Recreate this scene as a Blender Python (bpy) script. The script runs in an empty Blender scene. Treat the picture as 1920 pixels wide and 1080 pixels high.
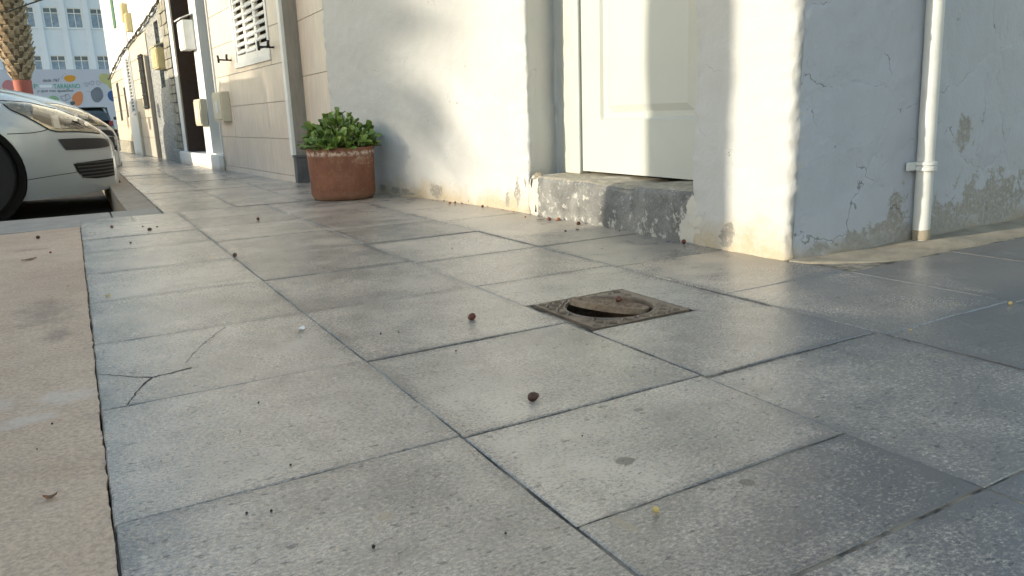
import bpy, bmesh, math, random
from mathutils import Vector, Matrix, noise
random.seed(11)
R = math.radians
S = 0.406                      # metres per camera height; measured coordinates below are in camera heights
scene = bpy.context.scene
col = scene.collection

# ------------------------------------------------------------------ camera
cd = bpy.data.cameras.new('camera'); cam = bpy.data.objects.new('camera', cd); col.objects.link(cam)
cd.sensor_width = 36.0; cd.lens = 1426.0/1920.0*36.0; cd.clip_start = 0.02; cd.clip_end = 2000
rows = ((0.86823295, -0.14112146, 0.47566404), (-0.49493673, -0.17915331, 0.8502598), (-0.03477311, -0.97364718, -0.225393))
cam.matrix_world = Matrix(((rows[0][0], -rows[0][1], -rows[0][2], 0), (rows[1][0], -rows[1][1], -rows[1][2], 0),
                           (rows[2][0], -rows[2][1], -rows[2][2], S), (0, 0, 0, 1)))
scene.camera = cam

# ------------------------------------------------------------------ sky, sun, exposure
SUN_EL, SUN_AZ = 12.0, 5.0     # low sun from the street side, a little up the street
w = bpy.data.worlds.new('World'); scene.world = w; w.use_nodes = True
nt = w.node_tree; nt.nodes.clear()
sky = nt.nodes.new('ShaderNodeTexSky'); sky.sky_type = 'NISHITA'; sky.sun_disc = False
sky.sun_elevation = R(SUN_EL); sky.sun_rotation = R(270 + SUN_AZ)
sky.air_density = 1.3; sky.dust_density = 1.0; sky.ozone_density = 0.9
bg = nt.nodes.new('ShaderNodeBackground'); bg.inputs[1].default_value = 0.15
wo = nt.nodes.new('ShaderNodeOutputWorld')
nt.links.new(sky.outputs[0], bg.inputs[0]); nt.links.new(bg.outputs[0], wo.inputs[0])
sl = bpy.data.lights.new('sun', 'SUN'); sl.energy = 2.0; sl.angle = R(0.55); sl.color = (1.0, 0.90, 0.70)
sun = bpy.data.objects.new('sun', sl); col.objects.link(sun)
sdir = Vector((math.cos(R(SUN_EL))*math.cos(R(SUN_AZ)), -math.cos(R(SUN_EL))*math.sin(R(SUN_AZ)), -math.sin(R(SUN_EL))))
sun.rotation_euler = sdir.to_track_quat('-Z', 'Y').to_euler(); sun.location = (-20, 4, 12)
vs = scene.view_settings
vs.view_transform = 'Standard'; vs.look = 'None'; vs.gamma = 1.0; vs.exposure = 1.3; vs.use_curve_mapping = False
scene.cycles.max_bounces = 5; scene.cycles.diffuse_bounces = 3; scene.cycles.glossy_bounces = 3; scene.cycles.use_denoising = True; scene.cycles.use_adaptive_sampling = True; scene.cycles.adaptive_threshold = 0.02

# ------------------------------------------------------------------ material helper
class N:
    def __init__(self, name):
        self.m = bpy.data.materials.new(name); self.m.use_nodes = True
        self.t = self.m.node_tree; self.t.nodes.clear()
        self.o = self.new('ShaderNodeOutputMaterial'); self.b = self.new('ShaderNodeBsdfPrincipled')
        self.link(self.b.outputs[0], self.o.inputs[0]); self._p = None
    def new(self, k): return self.t.nodes.new(k)
    def link(self, a, b): self.t.links.new(a, b)
    def put(self, sock, v):
        if v is None: return
        if hasattr(v, 'is_output'): self.link(v, sock)
        elif isinstance(v, (tuple, list)): sock.default_value = tuple(v) + ((1,) if len(v) == 3 and len(sock.default_value) == 4 else ())
        else: sock.default_value = v
    def pos(self):
        if self._p is None: self._p = self.new('ShaderNodeNewGeometry').outputs['Position']
        return self._p
    def obj(self): return self.new('ShaderNodeTexCoord').outputs['Object']
    def rnd(self): return self.new('ShaderNodeObjectInfo').outputs['Random']
    def vec(self, op, a, b=None, out=0):
        n = self.new('ShaderNodeVectorMath'); n.operation = op; self.put(n.inputs[0], a)
        if b is not None:
            if op == 'SCALE': self.put(n.inputs[3], b)
            else: self.put(n.inputs[1], b)
        return n.outputs['Value'] if op in ('LENGTH', 'DISTANCE', 'DOT_PRODUCT') else n.outputs[0]
    def noise(self, scale, detail=4, rough=0.55, vec=None, dist=0.0, color=False):
        n = self.new('ShaderNodeTexNoise'); self.put(n.inputs['Vector'], vec if vec is not None else self.pos())
        n.inputs['Scale'].default_value = scale; n.inputs['Detail'].default_value = detail
        n.inputs['Roughness'].default_value = rough; n.inputs['Distortion'].default_value = dist
        return n.outputs['Color' if color else 0]
    def voro(self, scale, feature='F1', vec=None, rand=1.0, out=0):
        n = self.new('ShaderNodeTexVoronoi'); n.feature = feature; n.inputs['Scale'].default_value = scale
        n.inputs['Randomness'].default_value = rand; self.put(n.inputs['Vector'], vec if vec is not None else self.pos())
        return n.outputs[out]
    def math(self, op, a, b=None, clamp=False):
        n = self.new('ShaderNodeMath'); n.operation = op; n.use_clamp = clamp; self.put(n.inputs[0], a)
        if b is not None: self.put(n.inputs[1], b)
        return n.outputs[0]
    def rng(self, v, a, b, c=0.0, d=1.0):
        n = self.new('ShaderNodeMapRange'); self.put(n.inputs[0], v)
        for i, q in enumerate((a, b, c, d)): n.inputs[i+1].default_value = q
        return n.outputs[0]
    def mix(self, f, a, b, blend='MIX'):
        n = self.new('ShaderNodeMix'); n.data_type = 'RGBA'; n.blend_type = blend
        self.put(n.inputs[0], f); self.put(n.inputs[6], a); self.put(n.inputs[7], b); return n.outputs[2]
    def sep(self, v):
        n = self.new('ShaderNodeSeparateXYZ'); self.put(n.inputs[0], v); return n.outputs
    def bump(self, h, strength, dist, normal=None):
        n = self.new('ShaderNodeBump'); n.inputs['Strength'].default_value = strength; n.inputs['Distance'].default_value = dist
        self.put(n.inputs['Height'], h); self.put(n.inputs['Normal'], normal); return n.outputs[0]
    def set(self, **k):
        for a, v in k.items(): self.put(self.b.inputs[a.replace('_', ' ')], v)
        return self
    def blobs(self, lst, nz, amp, soft=0.88):
        """mask of irregular spots: (centre xyz in metres, radii xyz in metres)"""
        out = None
        for c, r in lst:
            v = self.vec('SUBTRACT', self.pos(), c); v = self.vec('DIVIDE', v, r)
            d = self.vec('LENGTH', v)
            d = self.math('ADD', d, self.math('MULTIPLY', self.math('SUBTRACT', nz, 0.5), amp))
            msk = self.rng(d, 1.0, soft)
            out = msk if out is None else self.math('MAXIMUM', out, msk)
        return out

M = {}
def plain(name, c, rough=0.6, metal=0.0, var=0.12, scale=30, bump=0.0, bscale=200, spec=0.5, coat=0.0):
    n = N(name); nz = n.noise(scale, 5)
    c1 = tuple(x*(1-var) for x in c); c2 = tuple(min(1, x*(1+var)) for x in c)
    n.set(Base_Color=n.mix(n.rng(nz, 0.3, 0.7), c1, c2), Roughness=n.rng(nz, 0.2, 0.8, max(0, rough-0.08), min(1, rough+0.08)), Metallic=metal)
    n.b.inputs['Specular IOR Level'].default_value = spec; n.b.inputs['Coat Weight'].default_value = coat
    n.b.inputs['Coat Roughness'].default_value = 0.06
    if bump: n.set(Normal=n.bump(n.noise(bscale, 4), bump, 0.002))
    M[name] = n.m; return n

def u3(x, y, z=0): return (x*S, y*S, z*S)

def slab_material(name, marks=False):
    n = N(name); rnd = n.rnd()
    P = n.vec('ADD', n.pos(), n.vec('SCALE', (7.1, 3.3, 5.7), rnd))
    big = n.noise(5.0, 4, 0.66, P); fine = n.noise(215, 3, 0.80, n.vec('MULTIPLY', n.pos(), (0.8, 1.15, 1)))
    sm = n.noise(3.1, 2, 0.55); xyz = n.sep(n.pos())
    stone = n.mix(rnd, (0.112, 0.112, 0.118), (0.170, 0.165, 0.160))          # blue-grey basalt
    crust = n.mix(n.rng(big, 0.3, 0.7), (0.44, 0.388, 0.338), (0.55, 0.488, 0.42))   # pale worn-in dust
    g = n.sep(n.new('ShaderNodeTexCoord').outputs['Generated'])
    ex = n.math('MINIMUM', g[0], n.math('SUBTRACT', 1.0, g[0])); ey = n.math('MINIMUM', g[1], n.math('SUBTRACT', 1.0, g[1]))
    edge = n.math('MINIMUM', ex, ey)
    # how much dust lies on the stone: patchy, less along the joints and, for painted-in shade, towards the alley
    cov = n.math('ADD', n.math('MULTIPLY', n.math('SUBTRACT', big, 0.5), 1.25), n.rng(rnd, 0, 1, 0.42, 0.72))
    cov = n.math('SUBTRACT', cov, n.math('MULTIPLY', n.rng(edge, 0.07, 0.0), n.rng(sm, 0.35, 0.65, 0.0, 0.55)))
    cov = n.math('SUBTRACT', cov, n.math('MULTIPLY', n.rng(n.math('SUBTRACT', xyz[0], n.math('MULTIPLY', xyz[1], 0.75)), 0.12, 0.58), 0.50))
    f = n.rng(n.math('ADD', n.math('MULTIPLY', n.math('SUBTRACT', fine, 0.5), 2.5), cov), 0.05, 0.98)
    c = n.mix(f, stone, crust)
    pits = n.rng(n.noise(95, 2, 0.5, n.vec('MULTIPLY', n.pos(), (0.7, 1.3, 1))), 0.645, 0.70)
    c = n.mix(n.math('MULTIPLY', pits, 0.75), c, (0.045, 0.045, 0.048))
    grime = n.rng(n.noise(13, 4, 0.7, P), 0.54, 0.66)
    c = n.mix(n.math('MULTIPLY', grime, 0.28), c, (0.09, 0.088, 0.085))
    dust = n.math('MULTIPLY', n.rng(xyz[0], 2.7*S, 4.0*S), n.rng(xyz[1], 3.0*S, 3.6*S))   # sand washed over the stones beside the houses
    dust = n.math('MULTIPLY', dust, n.rng(big, 0.35, 0.6))
    c = n.mix(n.math('MULTIPLY', dust, 0.5), c, (0.42, 0.35, 0.25))
    if marks:
        nz = n.noise(55, 3)
        gum = n.blobs([(u3(1.27, 1.632), (.013, .0105, .1)), (u3(1.459, 1.349), (.010, .009, .1)), (u3(1.544, 1.911), (.008, .006, .1)), (u3(1.868, 3.999), (.014, .02, .1))], nz, 1.3)
        c = n.mix(n.math('MULTIPLY', gum, 0.85), c, (0.07, 0.071, 0.073))
        tan = n.blobs([(u3(0.565, 1.71), (.012, .010, .1)), (u3(3.675, 2.098), (.026, .014, .1)), (u3(0.31, 3.328), (.016, .016, .1)), (u3(2.894, 1.675), (.010, .009, .1)), (u3(1.898, 2.811), (.013, .011, .1)), (u3(1.05, 1.36), (.008, .028, .1))], nz, 1.6, 0.5)
        c = n.mix(n.math('MULTIPLY', tan, 0.75), c, (0.30, 0.25, 0.19))
    rough = n.math('ADD', n.rng(sm, 0.3, 0.7, 0.16, 0.25), n.math('MULTIPLY', f, 0.12))
    rough = n.math('ADD', rough, n.math('MULTIPLY', dust, 0.3))
    n.set(Base_Color=c, Roughness=rough); n.b.inputs['Specular IOR Level'].default_value = 1.0
    h = n.math('SUBTRACT', n.math('MULTIPLY', fine, 1.0), n.math('MULTIPLY', pits, 0.35))
    h = n.math('ADD', h, n.math('MULTIPLY', n.noise(24, 2, 0.6, P), 1.1))
    n.set(Normal=n.bump(h, 0.42, 0.0020)); M[name] = n.m
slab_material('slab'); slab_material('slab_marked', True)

def concrete_material():
    n = N('apron_concrete')
    big = n.noise(2.3, 5, 0.6, dist=0.6); mid = n.noise(13, 6, 0.65); fine = n.noise(150, 4, 0.75)
    c = n.mix(n.rng(big, 0.35, 0.65), (0.52, 0.385, 0.285), (0.65, 0.505, 0.38))
    c = n.mix(n.rng(mid, 0.5, 0.72, 0, 0.55), c, (0.45, 0.345, 0.265))
    c = n.mix(n.rng(fine, 0.36, 0.62), n.mix(0.42, c, (0.10, 0.085, 0.075)), n.mix(0.15, c, (0.6, 0.52, 0.44)))
    nz = n.noise(22, 5, 0.7)
    pale = n.blobs([(u3(-0.14, 3.25), (.075, .045, .1)), (u3(-0.28, 3.05), (.06, .03, .1)), (u3(-0.5, 3.3), (.1, .05, .1))], nz, 2.6, 0.3)
    c = n.mix(n.math('MULTIPLY', pale, 0.5), c, (0.60, 0.56, 0.52))
    dark = n.blobs([(u3(-0.25, 4.9), (.07, .2, .1)), (u3(-0.42, 7.6), (.06, .03, .1)), (u3(-0.2, 4.3), (.03, .1, .1))], nz, 2.6, 0.2)
    c = n.mix(n.math('MULTIPLY', dark, 0.45), c, (0.15, 0.12, 0.1))
    pit = n.rng(n.noise(48, 3, 0.6), 0.66, 0.74)
    c = n.mix(n.math('MULTIPLY', pit, 0.5), c, (0.13, 0.11, 0.09))
    n.set(Base_Color=c, Roughness=n.rng(mid, 0.3, 0.7, 0.62, 0.8))
    n.set(Normal=n.bump(n.math('SUBTRACT', fine, pit), 0.5, 0.002, n.bump(n.noise(20, 3, 0.65), 0.5, 0.008))); M['apron'] = n.m
concrete_material()

def mortar_material():
    n = N('joint_mortar'); nz = n.noise(11, 5, 0.7)
    c = n.mix(n.rng(nz, 0.42, 0.56), (0.040, 0.038, 0.036), (0.25, 0.225, 0.185))
    n.set(Base_Color=c, Roughness=0.95, Normal=n.bump(n.noise(300, 3), 0.6, 0.003)); M['mortar'] = n.m
mortar_material()

def sand_material():
    n = N('sandy_mortar'); a = n.noise(14, 6, 0.65); f = n.noise(350, 3, 0.6)
    c = n.mix(n.rng(a, 0.35, 0.65), (0.27, 0.24, 0.19), (0.44, 0.385, 0.30))
    c = n.mix(n.rng(f, 0.3, 0.65, 0.5, 0), c, (0.17, 0.14, 0.1))
    n.set(Base_Color=c, Roughness=0.9, Normal=n.bump(f, 0.5, 0.002, n.bump(a, 0.5, 0.006))); M['sand'] = n.m
sand_material()

def plaster_material(name, base, dirt, dirt_h, peel_h, crack_amt, blobs, peel_col=(0.33, 0.305, 0.27), peel_th=0.60):
    n = N(name); P = n.pos(); z = n.sep(P)[2]
    mid = n.noise(8, 4, 0.65); fine = n.noise(80, 3, 0.6)
    streak = n.noise(14, 2, 0.6, n.vec('MULTIPLY', P, (1, 1, 0.12)))
    c = n.mix(n.rng(mid, 0.35, 0.65), tuple(x*0.95 for x in base), base)
    c = n.mix(n.rng(streak, 0.52, 0.75, 0, 0.25), c, tuple(x*0.84 for x in base))
    grime = n.rng(n.math('ADD', z, n.math('MULTIPLY', n.math('SUBTRACT', mid, 0.5), dirt_h*2.2)), dirt_h, 0.0)
    c = n.mix(n.math('MULTIPLY', grime, n.rng(fine, 0.2, 0.7, 0.45, 1.0)), c, dirt)
    h = n.math('ADD', n.math('MULTIPLY', mid, 0.8), n.math('MULTIPLY', fine, 0.25))
    if blobs:       # plaster worn through in islands, mostly at the foot of the wall
        isl = n.noise(17, 5, 0.72, dist=0.4)
        pm = n.rng(n.math('ADD', isl, n.rng(z, 0.0, peel_h, 0.07, -0.16)), peel_th, peel_th+0.03)
        pm = n.math('MAXIMUM', pm, n.math('MULTIPLY', n.blobs(blobs, isl, 3.6, 0.8), n.rng(n.noise(70, 3, 0.7), 0.36, 0.46, 0.15, 1.0)))
        c = n.mix(pm, c, n.mix(n.rng(fine, 0.35, 0.65), tuple(x*0.8 for x in peel_col), peel_col))
    if crack_amt:
        warp = n.vec('ADD', P, n.vec('SCALE', n.vec('SUBTRACT', n.noise(5, 4, 0.7, color=True), (0.5, 0.5, 0.5)), 0.20))
        e1 = n.voro(4.2, 'DISTANCE_TO_EDGE', warp)
        wd = n.rng(mid, 0.50, 0.72, 0.0, 0.010*crack_amt)
        cr = n.math('LESS_THAN', e1, wd)
        c = n.mix(n.math('MULTIPLY', cr, 0.6), c, (0.12, 0.115, 0.11))
        lift = n.rng(e1, 0.0, 0.09)         # paint skin lifting along the cracks
        h = n.math('ADD', h, n.math('MULTIPLY', lift, 0.12*crack_amt))
    n.set(Base_Color=c, Roughness=n.rng(mid, 0.3, 0.7, 0.55, 0.75))
    n.b.inputs['Specular IOR Level'].default_value = 0.35
    n.set(Normal=n.bump(h, 0.75, 0.007))
    M[name] = n.m

def fx(y):                      # foot of the white facade (camera heights)
    pts = [(3.0, 3.89), (6.5, 3.89), (7.2, 3.86), (8.3, 3.744), (9.87, 3.435), (11.1, 3.24), (13, 3.1)]
    for (a, xa), (b, xb) in zip(pts, pts[1:]):
        if y <= b: return xa + (xb-xa)*(y-a)/(b-a)
    return pts[-1][1]
fb = []
for (y, z, ry, rz) in [(9.33, .062, .17, .045), (9.1, .075, .10, .03), (9.05, .04, .16, .02), (8.42, .10, .13, .085), (9.62, .09, .06, .03), (6.76, .20, .055, .13), (6.94, .12, .05, .07), (3.86, .11, .07, .10), (6.6, .30, .03, .05)]:
    fb.append((u3(fx(y), y, z), (0.06, ry*S, rz*S)))
plaster_material('facade_plaster', (0.555, 0.555, 0.55), (0.46, 0.37, 0.24), 0.10, 0.10, 0.35, fb, peel_th=0.66)
ab = []
for (x, z, rx, rz) in [(5.72, .74, .13, .13), (6.2, .2, .55, .22), (4.98, .16, .12, .22), (4.75, .08, .35, .10), (7.2, .25, .6, .25), (5.6, .12, .4, .16), (4.2, .06, .10, .05)]:
    ab.append((u3(x, 3.33, z), (rx*S, 0.08, rz*S)))
plaster_material('alley_plaster', (0.50, 0.53, 0.595), (0.36, 0.29, 0.19), 0.06, 0.16, 1.7, ab, peel_col=(0.385, 0.37, 0.35), peel_th=0.63)
plaster_material('house_white', (0.80, 0.80, 0.78), (0.5, 0.44, 0.36), 0.05, 0.05, 0.0, [], peel_th=0.9)

def step_material():
    n = N('step_concrete'); P = n.pos()
    a = n.noise(7, 6, 0.68, dist=0.4); b = n.noise(30, 6, 0.7); f = n.noise(260, 4, 0.65)
    c = n.mix(n.rng(a, 0.36, 0.64), (0.14, 0.142, 0.14), (0.38, 0.375, 0.36))
    c = n.mix(n.rng(f, 0.4, 0.7, 0.5, 0.0), c, (0.06, 0.06, 0.058))
    z = n.sep(P)[2]
    flk = n.rng(n.math('ADD', b, n.rng(z, 0.0, 0.14, 0.06, -0.01)), 0.575, 0.65)
    c = n.mix(n.math('MULTIPLY', flk, 0.8), c, (0.58, 0.56, 0.52))
    up = n.sep(n.new('ShaderNodeNewGeometry').outputs['Normal'])[2]
    c = n.mix(n.rng(up, 0.5, 0.8, 0, 0.75), c, n.mix(n.rng(b, 0.4, 0.6), (0.30, 0.265, 0.205), (0.52, 0.46, 0.36)))  # sandy top, lightened to paint sunlight into its colour
    ends = n.blobs([(u3(3.89, 6.45, .2), (0.2, .045, .12)), (u3(3.89, 4.16, .06), (0.2, .075, .075)), (u3(3.89, 4.18, .25), (0.2, .035, .05))], n.noise(26, 6, 0.7), 1.3)
    c = n.mix(n.math('MULTIPLY', ends, 0.9), c, (0.62, 0.59, 0.53))
    n.set(Base_Color=c, Roughness=0.85)
    n.set(Normal=n.bump(f, 0.5, 0.0015, n.bump(n.math('ADD', n.math('MULTIPLY', flk, 0.3), b), 0.6, 0.006))); M['step'] = n.m
step_material()

def tile_material(name, c0, c1, grain):
    n = N(name); o = n.vec('ADD', n.pos(), n.vec('SCALE', (3.0, 5.0, 7.0), n.rnd()))
    st = n.noise(1.0, 5, 0.6, n.vec('MULTIPLY', o, grain)); b = n.noise(5, 4)
    c = n.mix(n.rng(st, 0.3, 0.7), c0, c1); c = n.mix(n.rng(b, 0.4, 0.7, 0, 0.25), c, tuple(x*0.8 for x in c0))
    n.set(Base_Color=c, Roughness=0.38, Normal=n.bump(st, 0.15, 0.001)); M[name] = n.m
tile_material('tile_beige', (0.62, 0.53, 0.455), (0.77, 0.675, 0.585), (60, 60, 6))
tile_material('tile_far', (0.57, 0.49, 0.41), (0.70, 0.62, 0.53), (25, 25, 8))
tile_material('pilaster_stone', (0.26, 0.235, 0.205), (0.34, 0.31, 0.275), (60, 60, 10))

def granite_material():
    n = N('speckled_granite'); v = n.voro(75, 'F1', out=0); a = n.noise(55, 5, 0.7); b = n.noise(8, 4)
    c = n.mix(n.rng(a, 0.42, 0.58), (0.10, 0.105, 0.11), (0.52, 0.52, 0.51)); c = n.mix(n.rng(b, 0.4, 0.65, 0, 0.5), c, (0.30, 0.30, 0.30))
    n.set(Base_Color=c, Roughness=0.6, Normal=n.bump(v, 0.4, 0.004)); M['granite'] = n.m
granite_material()

def terracotta_material():
    n = N('terracotta'); P = n.pos(); z = n.sep(P)[2]
    a = n.noise(7, 5, 0.6); b = n.noise(45, 6, 0.7); f = n.noise(300, 3)
    c = n.mix(n.rng(a, 0.35, 0.65), (0.16, 0.060, 0.034), (0.25, 0.102, 0.056))
    c = n.mix(n.rng(b, 0.52, 0.72, 0, 0.34), c, (0.44, 0.31, 0.23))
    c = n.mix(n.rng(f, 0.6, 0.75, 0, 0.3), c, (0.12, 0.05, 0.03))
    rim = n.math('MULTIPLY', n.math('MULTIPLY', n.rng(z, 0.218, 0.232), n.rng(z, 0.25, 0.238)), n.rng(b, 0.44, 0.54))
    c = n.mix(n.math('MULTIPLY', rim, 0.75), c, (0.72, 0.62, 0.54))
    sc = n.blobs([(u3(3.12, 9.2, .49), (.07, .07, .022)), (u3(2.55, 9.35, .12), (.01, .02, .03))], n.noise(40, 5, 0.7), 1.8)
    c = n.mix(n.math('MULTIPLY', sc, n.rng(b, 0.4, 0.6, 0.0, 0.5)), c, (0.55, 0.42, 0.30))
    foot = n.math('MULTIPLY', n.rng(z, 0.05, 0.0), n.rng(a, 0.3, 0.6))
    c = n.mix(n.math('MULTIPLY', foot, 0.6), c, (0.26, 0.18, 0.11))
    n.set(Base_Color=c, Roughness=n.rng(b, 0.3, 0.7, 0.6, 0.85), Normal=n.bump(f, 0.2, 0.001, n.bump(b, 0.25, 0.003))); M['terracotta'] = n.m
terracotta_material()

def leaf_material():
    n = N('leaf_green'); r = n.rnd(); a = n.noise(40, 3)
    c = n.mix(r, (0.055, 0.125, 0.022), (0.29, 0.39, 0.09)); c = n.mix(n.rng(a, 0.3, 0.7, 0, 0.4), c, (0.09, 0.16, 0.03))
    n.set(Base_Color=c, Roughness=0.42); n.b.inputs['Subsurface Weight'].default_value = 0.0
    M['leaf'] = n.m
leaf_material()

def iron_material():
    n = N('cast_iron'); a = n.noise(30, 6, 0.7); f = n.noise(240, 3)
    c = n.mix(n.rng(a, 0.4, 0.62), (0.17, 0.135, 0.105), (0.30, 0.24, 0.19)); c = n.mix(n.rng(f, 0.5, 0.7, 0, 0.4), c, (0.13, 0.095, 0.07))
    n.set(Base_Color=c, Roughness=n.rng(a, 0.3, 0.7, 0.45, 0.65), Metallic=0.35, Normal=n.bump(f, 0.3, 0.001)); M['iron'] = n.m
    n = N('rusty_iron'); a = n.noise(26, 6, 0.7); f = n.noise(200, 3)
    c = n.mix(n.rng(a, 0.4, 0.62), (0.17, 0.11, 0.072), (0.33, 0.25, 0.18)); c = n.mix(n.rng(f, 0.5, 0.7, 0, 0.6), c, (0.09, 0.055, 0.035))
    n.set(Base_Color=c, Roughness=0.8, Normal=n.bump(f, 0.4, 0.001)); M['rust'] = n.m
iron_material()

def bark_material():
    n = N('palm_bark'); a = n.noise(18, 5, 0.7); r = n.noise(60, 4)
    c = n.mix(n.rng(a, 0.35, 0.65), (0.07, 0.045, 0.028), (0.24, 0.17, 0.10)); c = n.mix(n.rng(r, 0.5, 0.7, 0, 0.5), c, (0.08, 0.05, 0.03))
    n.set(Base_Color=c, Roughness=0.9, Normal=n.bump(r, 0.5, 0.01)); M['bark'] = n.m
    n = N('stub_bark'); a = n.noise(9, 4, 0.7)
    n.set(Base_Color=n.mix(n.rng(a, 0.35, 0.65), (0.22, 0.15, 0.09), (0.55, 0.45, 0.32)), Roughness=0.85); M['stub_bark'] = n.m
bark_material()

def car_paint(name, c):
    n = N(name); f = n.noise(900, 2); a = n.noise(6, 4)
    n.set(Base_Color=n.mix(n.rng(f, 0.3, 0.7), tuple(x*0.92 for x in c), c), Metallic=0.25, Roughness=n.rng(a, 0.3, 0.7, 0.28, 0.36))
    n.b.inputs['Coat Weight'].default_value = 0.8; n.b.inputs['Coat Roughness'].default_value = 0.05; M[name] = n.m
car_paint('paint_silver', (0.52, 0.56, 0.57)); car_paint('paint_grey', (0.60, 0.60, 0.57)); car_paint('paint_dark', (0.022, 0.022, 0.022))

plain('asphalt', (0.055, 0.052, 0.048), 0.85, bump=0.6, bscale=250, var=0.3, scale=60)
plain('kerb_stone', (0.30, 0.265, 0.22), 0.75, bump=0.4, var=0.2, scale=18)
plain('kerb_grey', (0.27, 0.26, 0.24), 0.6, bump=0.3, var=0.2, scale=14)
plain('door_paint', (0.55, 0.565, 0.53), 0.42, var=0.02, scale=6)
plain('frame_paint', (0.57, 0.58, 0.53), 0.45, var=0.04, scale=8)
plain('pipe_paint', (0.66, 0.67, 0.66), 0.5, var=0.05, scale=20, bump=0.5, bscale=45)
plain('white_paint', (0.80, 0.80, 0.78), 0.5, var=0.04, scale=15)
plain('grout', (0.55, 0.50, 0.43), 0.9, var=0.1)
plain('slate', (0.10, 0.105, 0.11), 0.6, var=0.25, scale=20)
plain('black_metal', (0.02, 0.02, 0.02), 0.5)
plain('black_void', (0.012, 0.012, 0.012), 0.8)
plain('wood_dark', (0.035, 0.02, 0.014), 0.45, var=0.25, scale=25)
plain('wood_brown', (0.11, 0.045, 0.028), 0.45, var=0.25, scale=20)
plain('cream_plastic', (0.60, 0.55, 0.43), 0.5, var=0.05)
plain('yellow_box', (0.55, 0.46, 0.24), 0.5, var=0.06)
plain('brass', (0.7, 0.48, 0.15), 0.3, 0.9)
plain('rubble', (0.30, 0.28, 0.23), 0.85, var=0.35, scale=14, bump=0.5, bscale=60)
plain('school_white', (0.70, 0.77, 0.86), 0.7, var=0.03, scale=1)
plain('mural_wall', (0.50, 0.54, 0.66), 0.7, var=0.04, scale=1)
plain('window_glass', (0.10, 0.14, 0.19), 0.15, var=0.3, scale=1.2)
plain('curtain', (0.26, 0.34, 0.44), 0.6, var=0.25, scale=4)
for k, c in dict(orange_yellow=(0.62, 0.30, 0.03), green=(0.24, 0.42, 0.27), orange=(0.62, 0.24, 0.11), teal=(0.06, 0.12, 0.15), slate_blue=(0.17, 0.20, 0.26), blue=(0.04, 0.10, 0.28),
                 olive=(0.45, 0.46, 0.22), pink=(0.48, 0.20, 0.23), letter_green=(0.06, 0.36, 0.25), ink=(0.12, 0.12, 0.14)).items():
    plain('mural_'+k, c, 0.7, var=0.05, scale=3)
plain('band_red', (0.36, 0.10, 0.075), 0.7, var=0.12, scale=8)
plain('frond', (0.07, 0.10, 0.03), 0.6, var=0.3, scale=3)
plain('tyre', (0.018, 0.018, 0.018), 0.8)
plain('black_plastic', (0.032, 0.032, 0.034), 0.42, var=0.1)
plain('grey_plastic', (0.07, 0.07, 0.072), 0.5, var=0.1)
plain('seam', (0.02, 0.02, 0.02), 0.7)
plain('chrome', (0.75, 0.75, 0.76), 0.12, 1.0, var=0.03)
plain('reflector', (0.62, 0.60, 0.50), 0.25, 0.5, var=0.3, scale=30)
plain('alloy', (0.03, 0.03, 0.032), 0.5, 0.3)
plain('tail_red', (0.25, 0.03, 0.03), 0.3)
plain('car_glass', (0.03, 0.04, 0.04), 0.06, var=0.1, coat=1.0)
plain('soil', (0.06, 0.042, 0.03), 0.95, bump=0.6)
plain('stem', (0.16, 0.12, 0.07), 0.8)
plain('date_skin', (0.065, 0.024, 0.015), 0.42, var=0.5, scale=160, bump=0.3, bscale=300)
plain('date_red', (0.12, 0.032, 0.02), 0.45, var=0.4, scale=160)
plain('date_orange', (0.25, 0.10, 0.04), 0.5, var=0.3, scale=160)
plain('berry_black', (0.015, 0.013, 0.012), 0.5)
plain('berry_yellow', (0.60, 0.44, 0.16), 0.5)
plain('dry_leaf', (0.20, 0.10, 0.05), 0.8, var=0.4, scale=200)
plain('paper', (0.85, 0.85, 0.84), 0.7, var=0.03)
plain('pebble', (0.50, 0.46, 0.40), 0.8, var=0.2)
plain('crack', (0.028, 0.026, 0.025), 0.95)
plain('pit_dark', (0.03, 0.028, 0.025), 0.95)
plain('cable', (0.05, 0.045, 0.04), 0.7)
plain('green_paint', (0.03, 0.13, 0.07), 0.5)
plain('shade_wall_stone', (0.38, 0.34, 0.29), 0.8, bump=0.4)
def lens_material():
    n = N('headlight_lens'); n.t.nodes.remove(n.b)
    g = n.new('ShaderNodeBsdfGlossy'); g.inputs['Roughness'].default_value = 0.04
    t = n.new('ShaderNodeBsdfTransparent'); t.inputs[0].default_value = (0.96, 0.95, 0.90, 1)
    f = n.new('ShaderNodeFresnel'); f.inputs[0].default_value = 1.5
    mx = n.new('ShaderNodeMixShader'); n.link(n.math('ADD', f.outputs[0], n.math('MULTIPLY', n.noise(3, 2), 0.1)), mx.inputs[0])
    n.link(t.outputs[0], mx.inputs[1]); n.link(g.outputs[0], mx.inputs[2]); n.link(mx.outputs[0], n.o.inputs[0]); M['lens'] = n.m
lens_material()

# ------------------------------------------------------------------ object helpers
def tag(o, label=None, cat=None, group=None, kind=None):
    if label: o['label'] = label
    if cat: o['category'] = cat
    if group: o['group'] = group
    if kind: o['kind'] = kind
    return o
def empty(name, loc=(0, 0, 0), rz=0.0):
    o = bpy.data.objects.new(name, None); col.objects.link(o); o.location = loc; o.rotation_euler = (0, 0, rz); o.empty_display_size = 0.1
    return o
def attach(o, parent):
    if parent is not None:
        o.parent = parent
        if parent.type == 'EMPTY' and not parent.get('local'):
            o.matrix_parent_inverse = Matrix.Translation(-Vector(parent.location))
    return o

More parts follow.
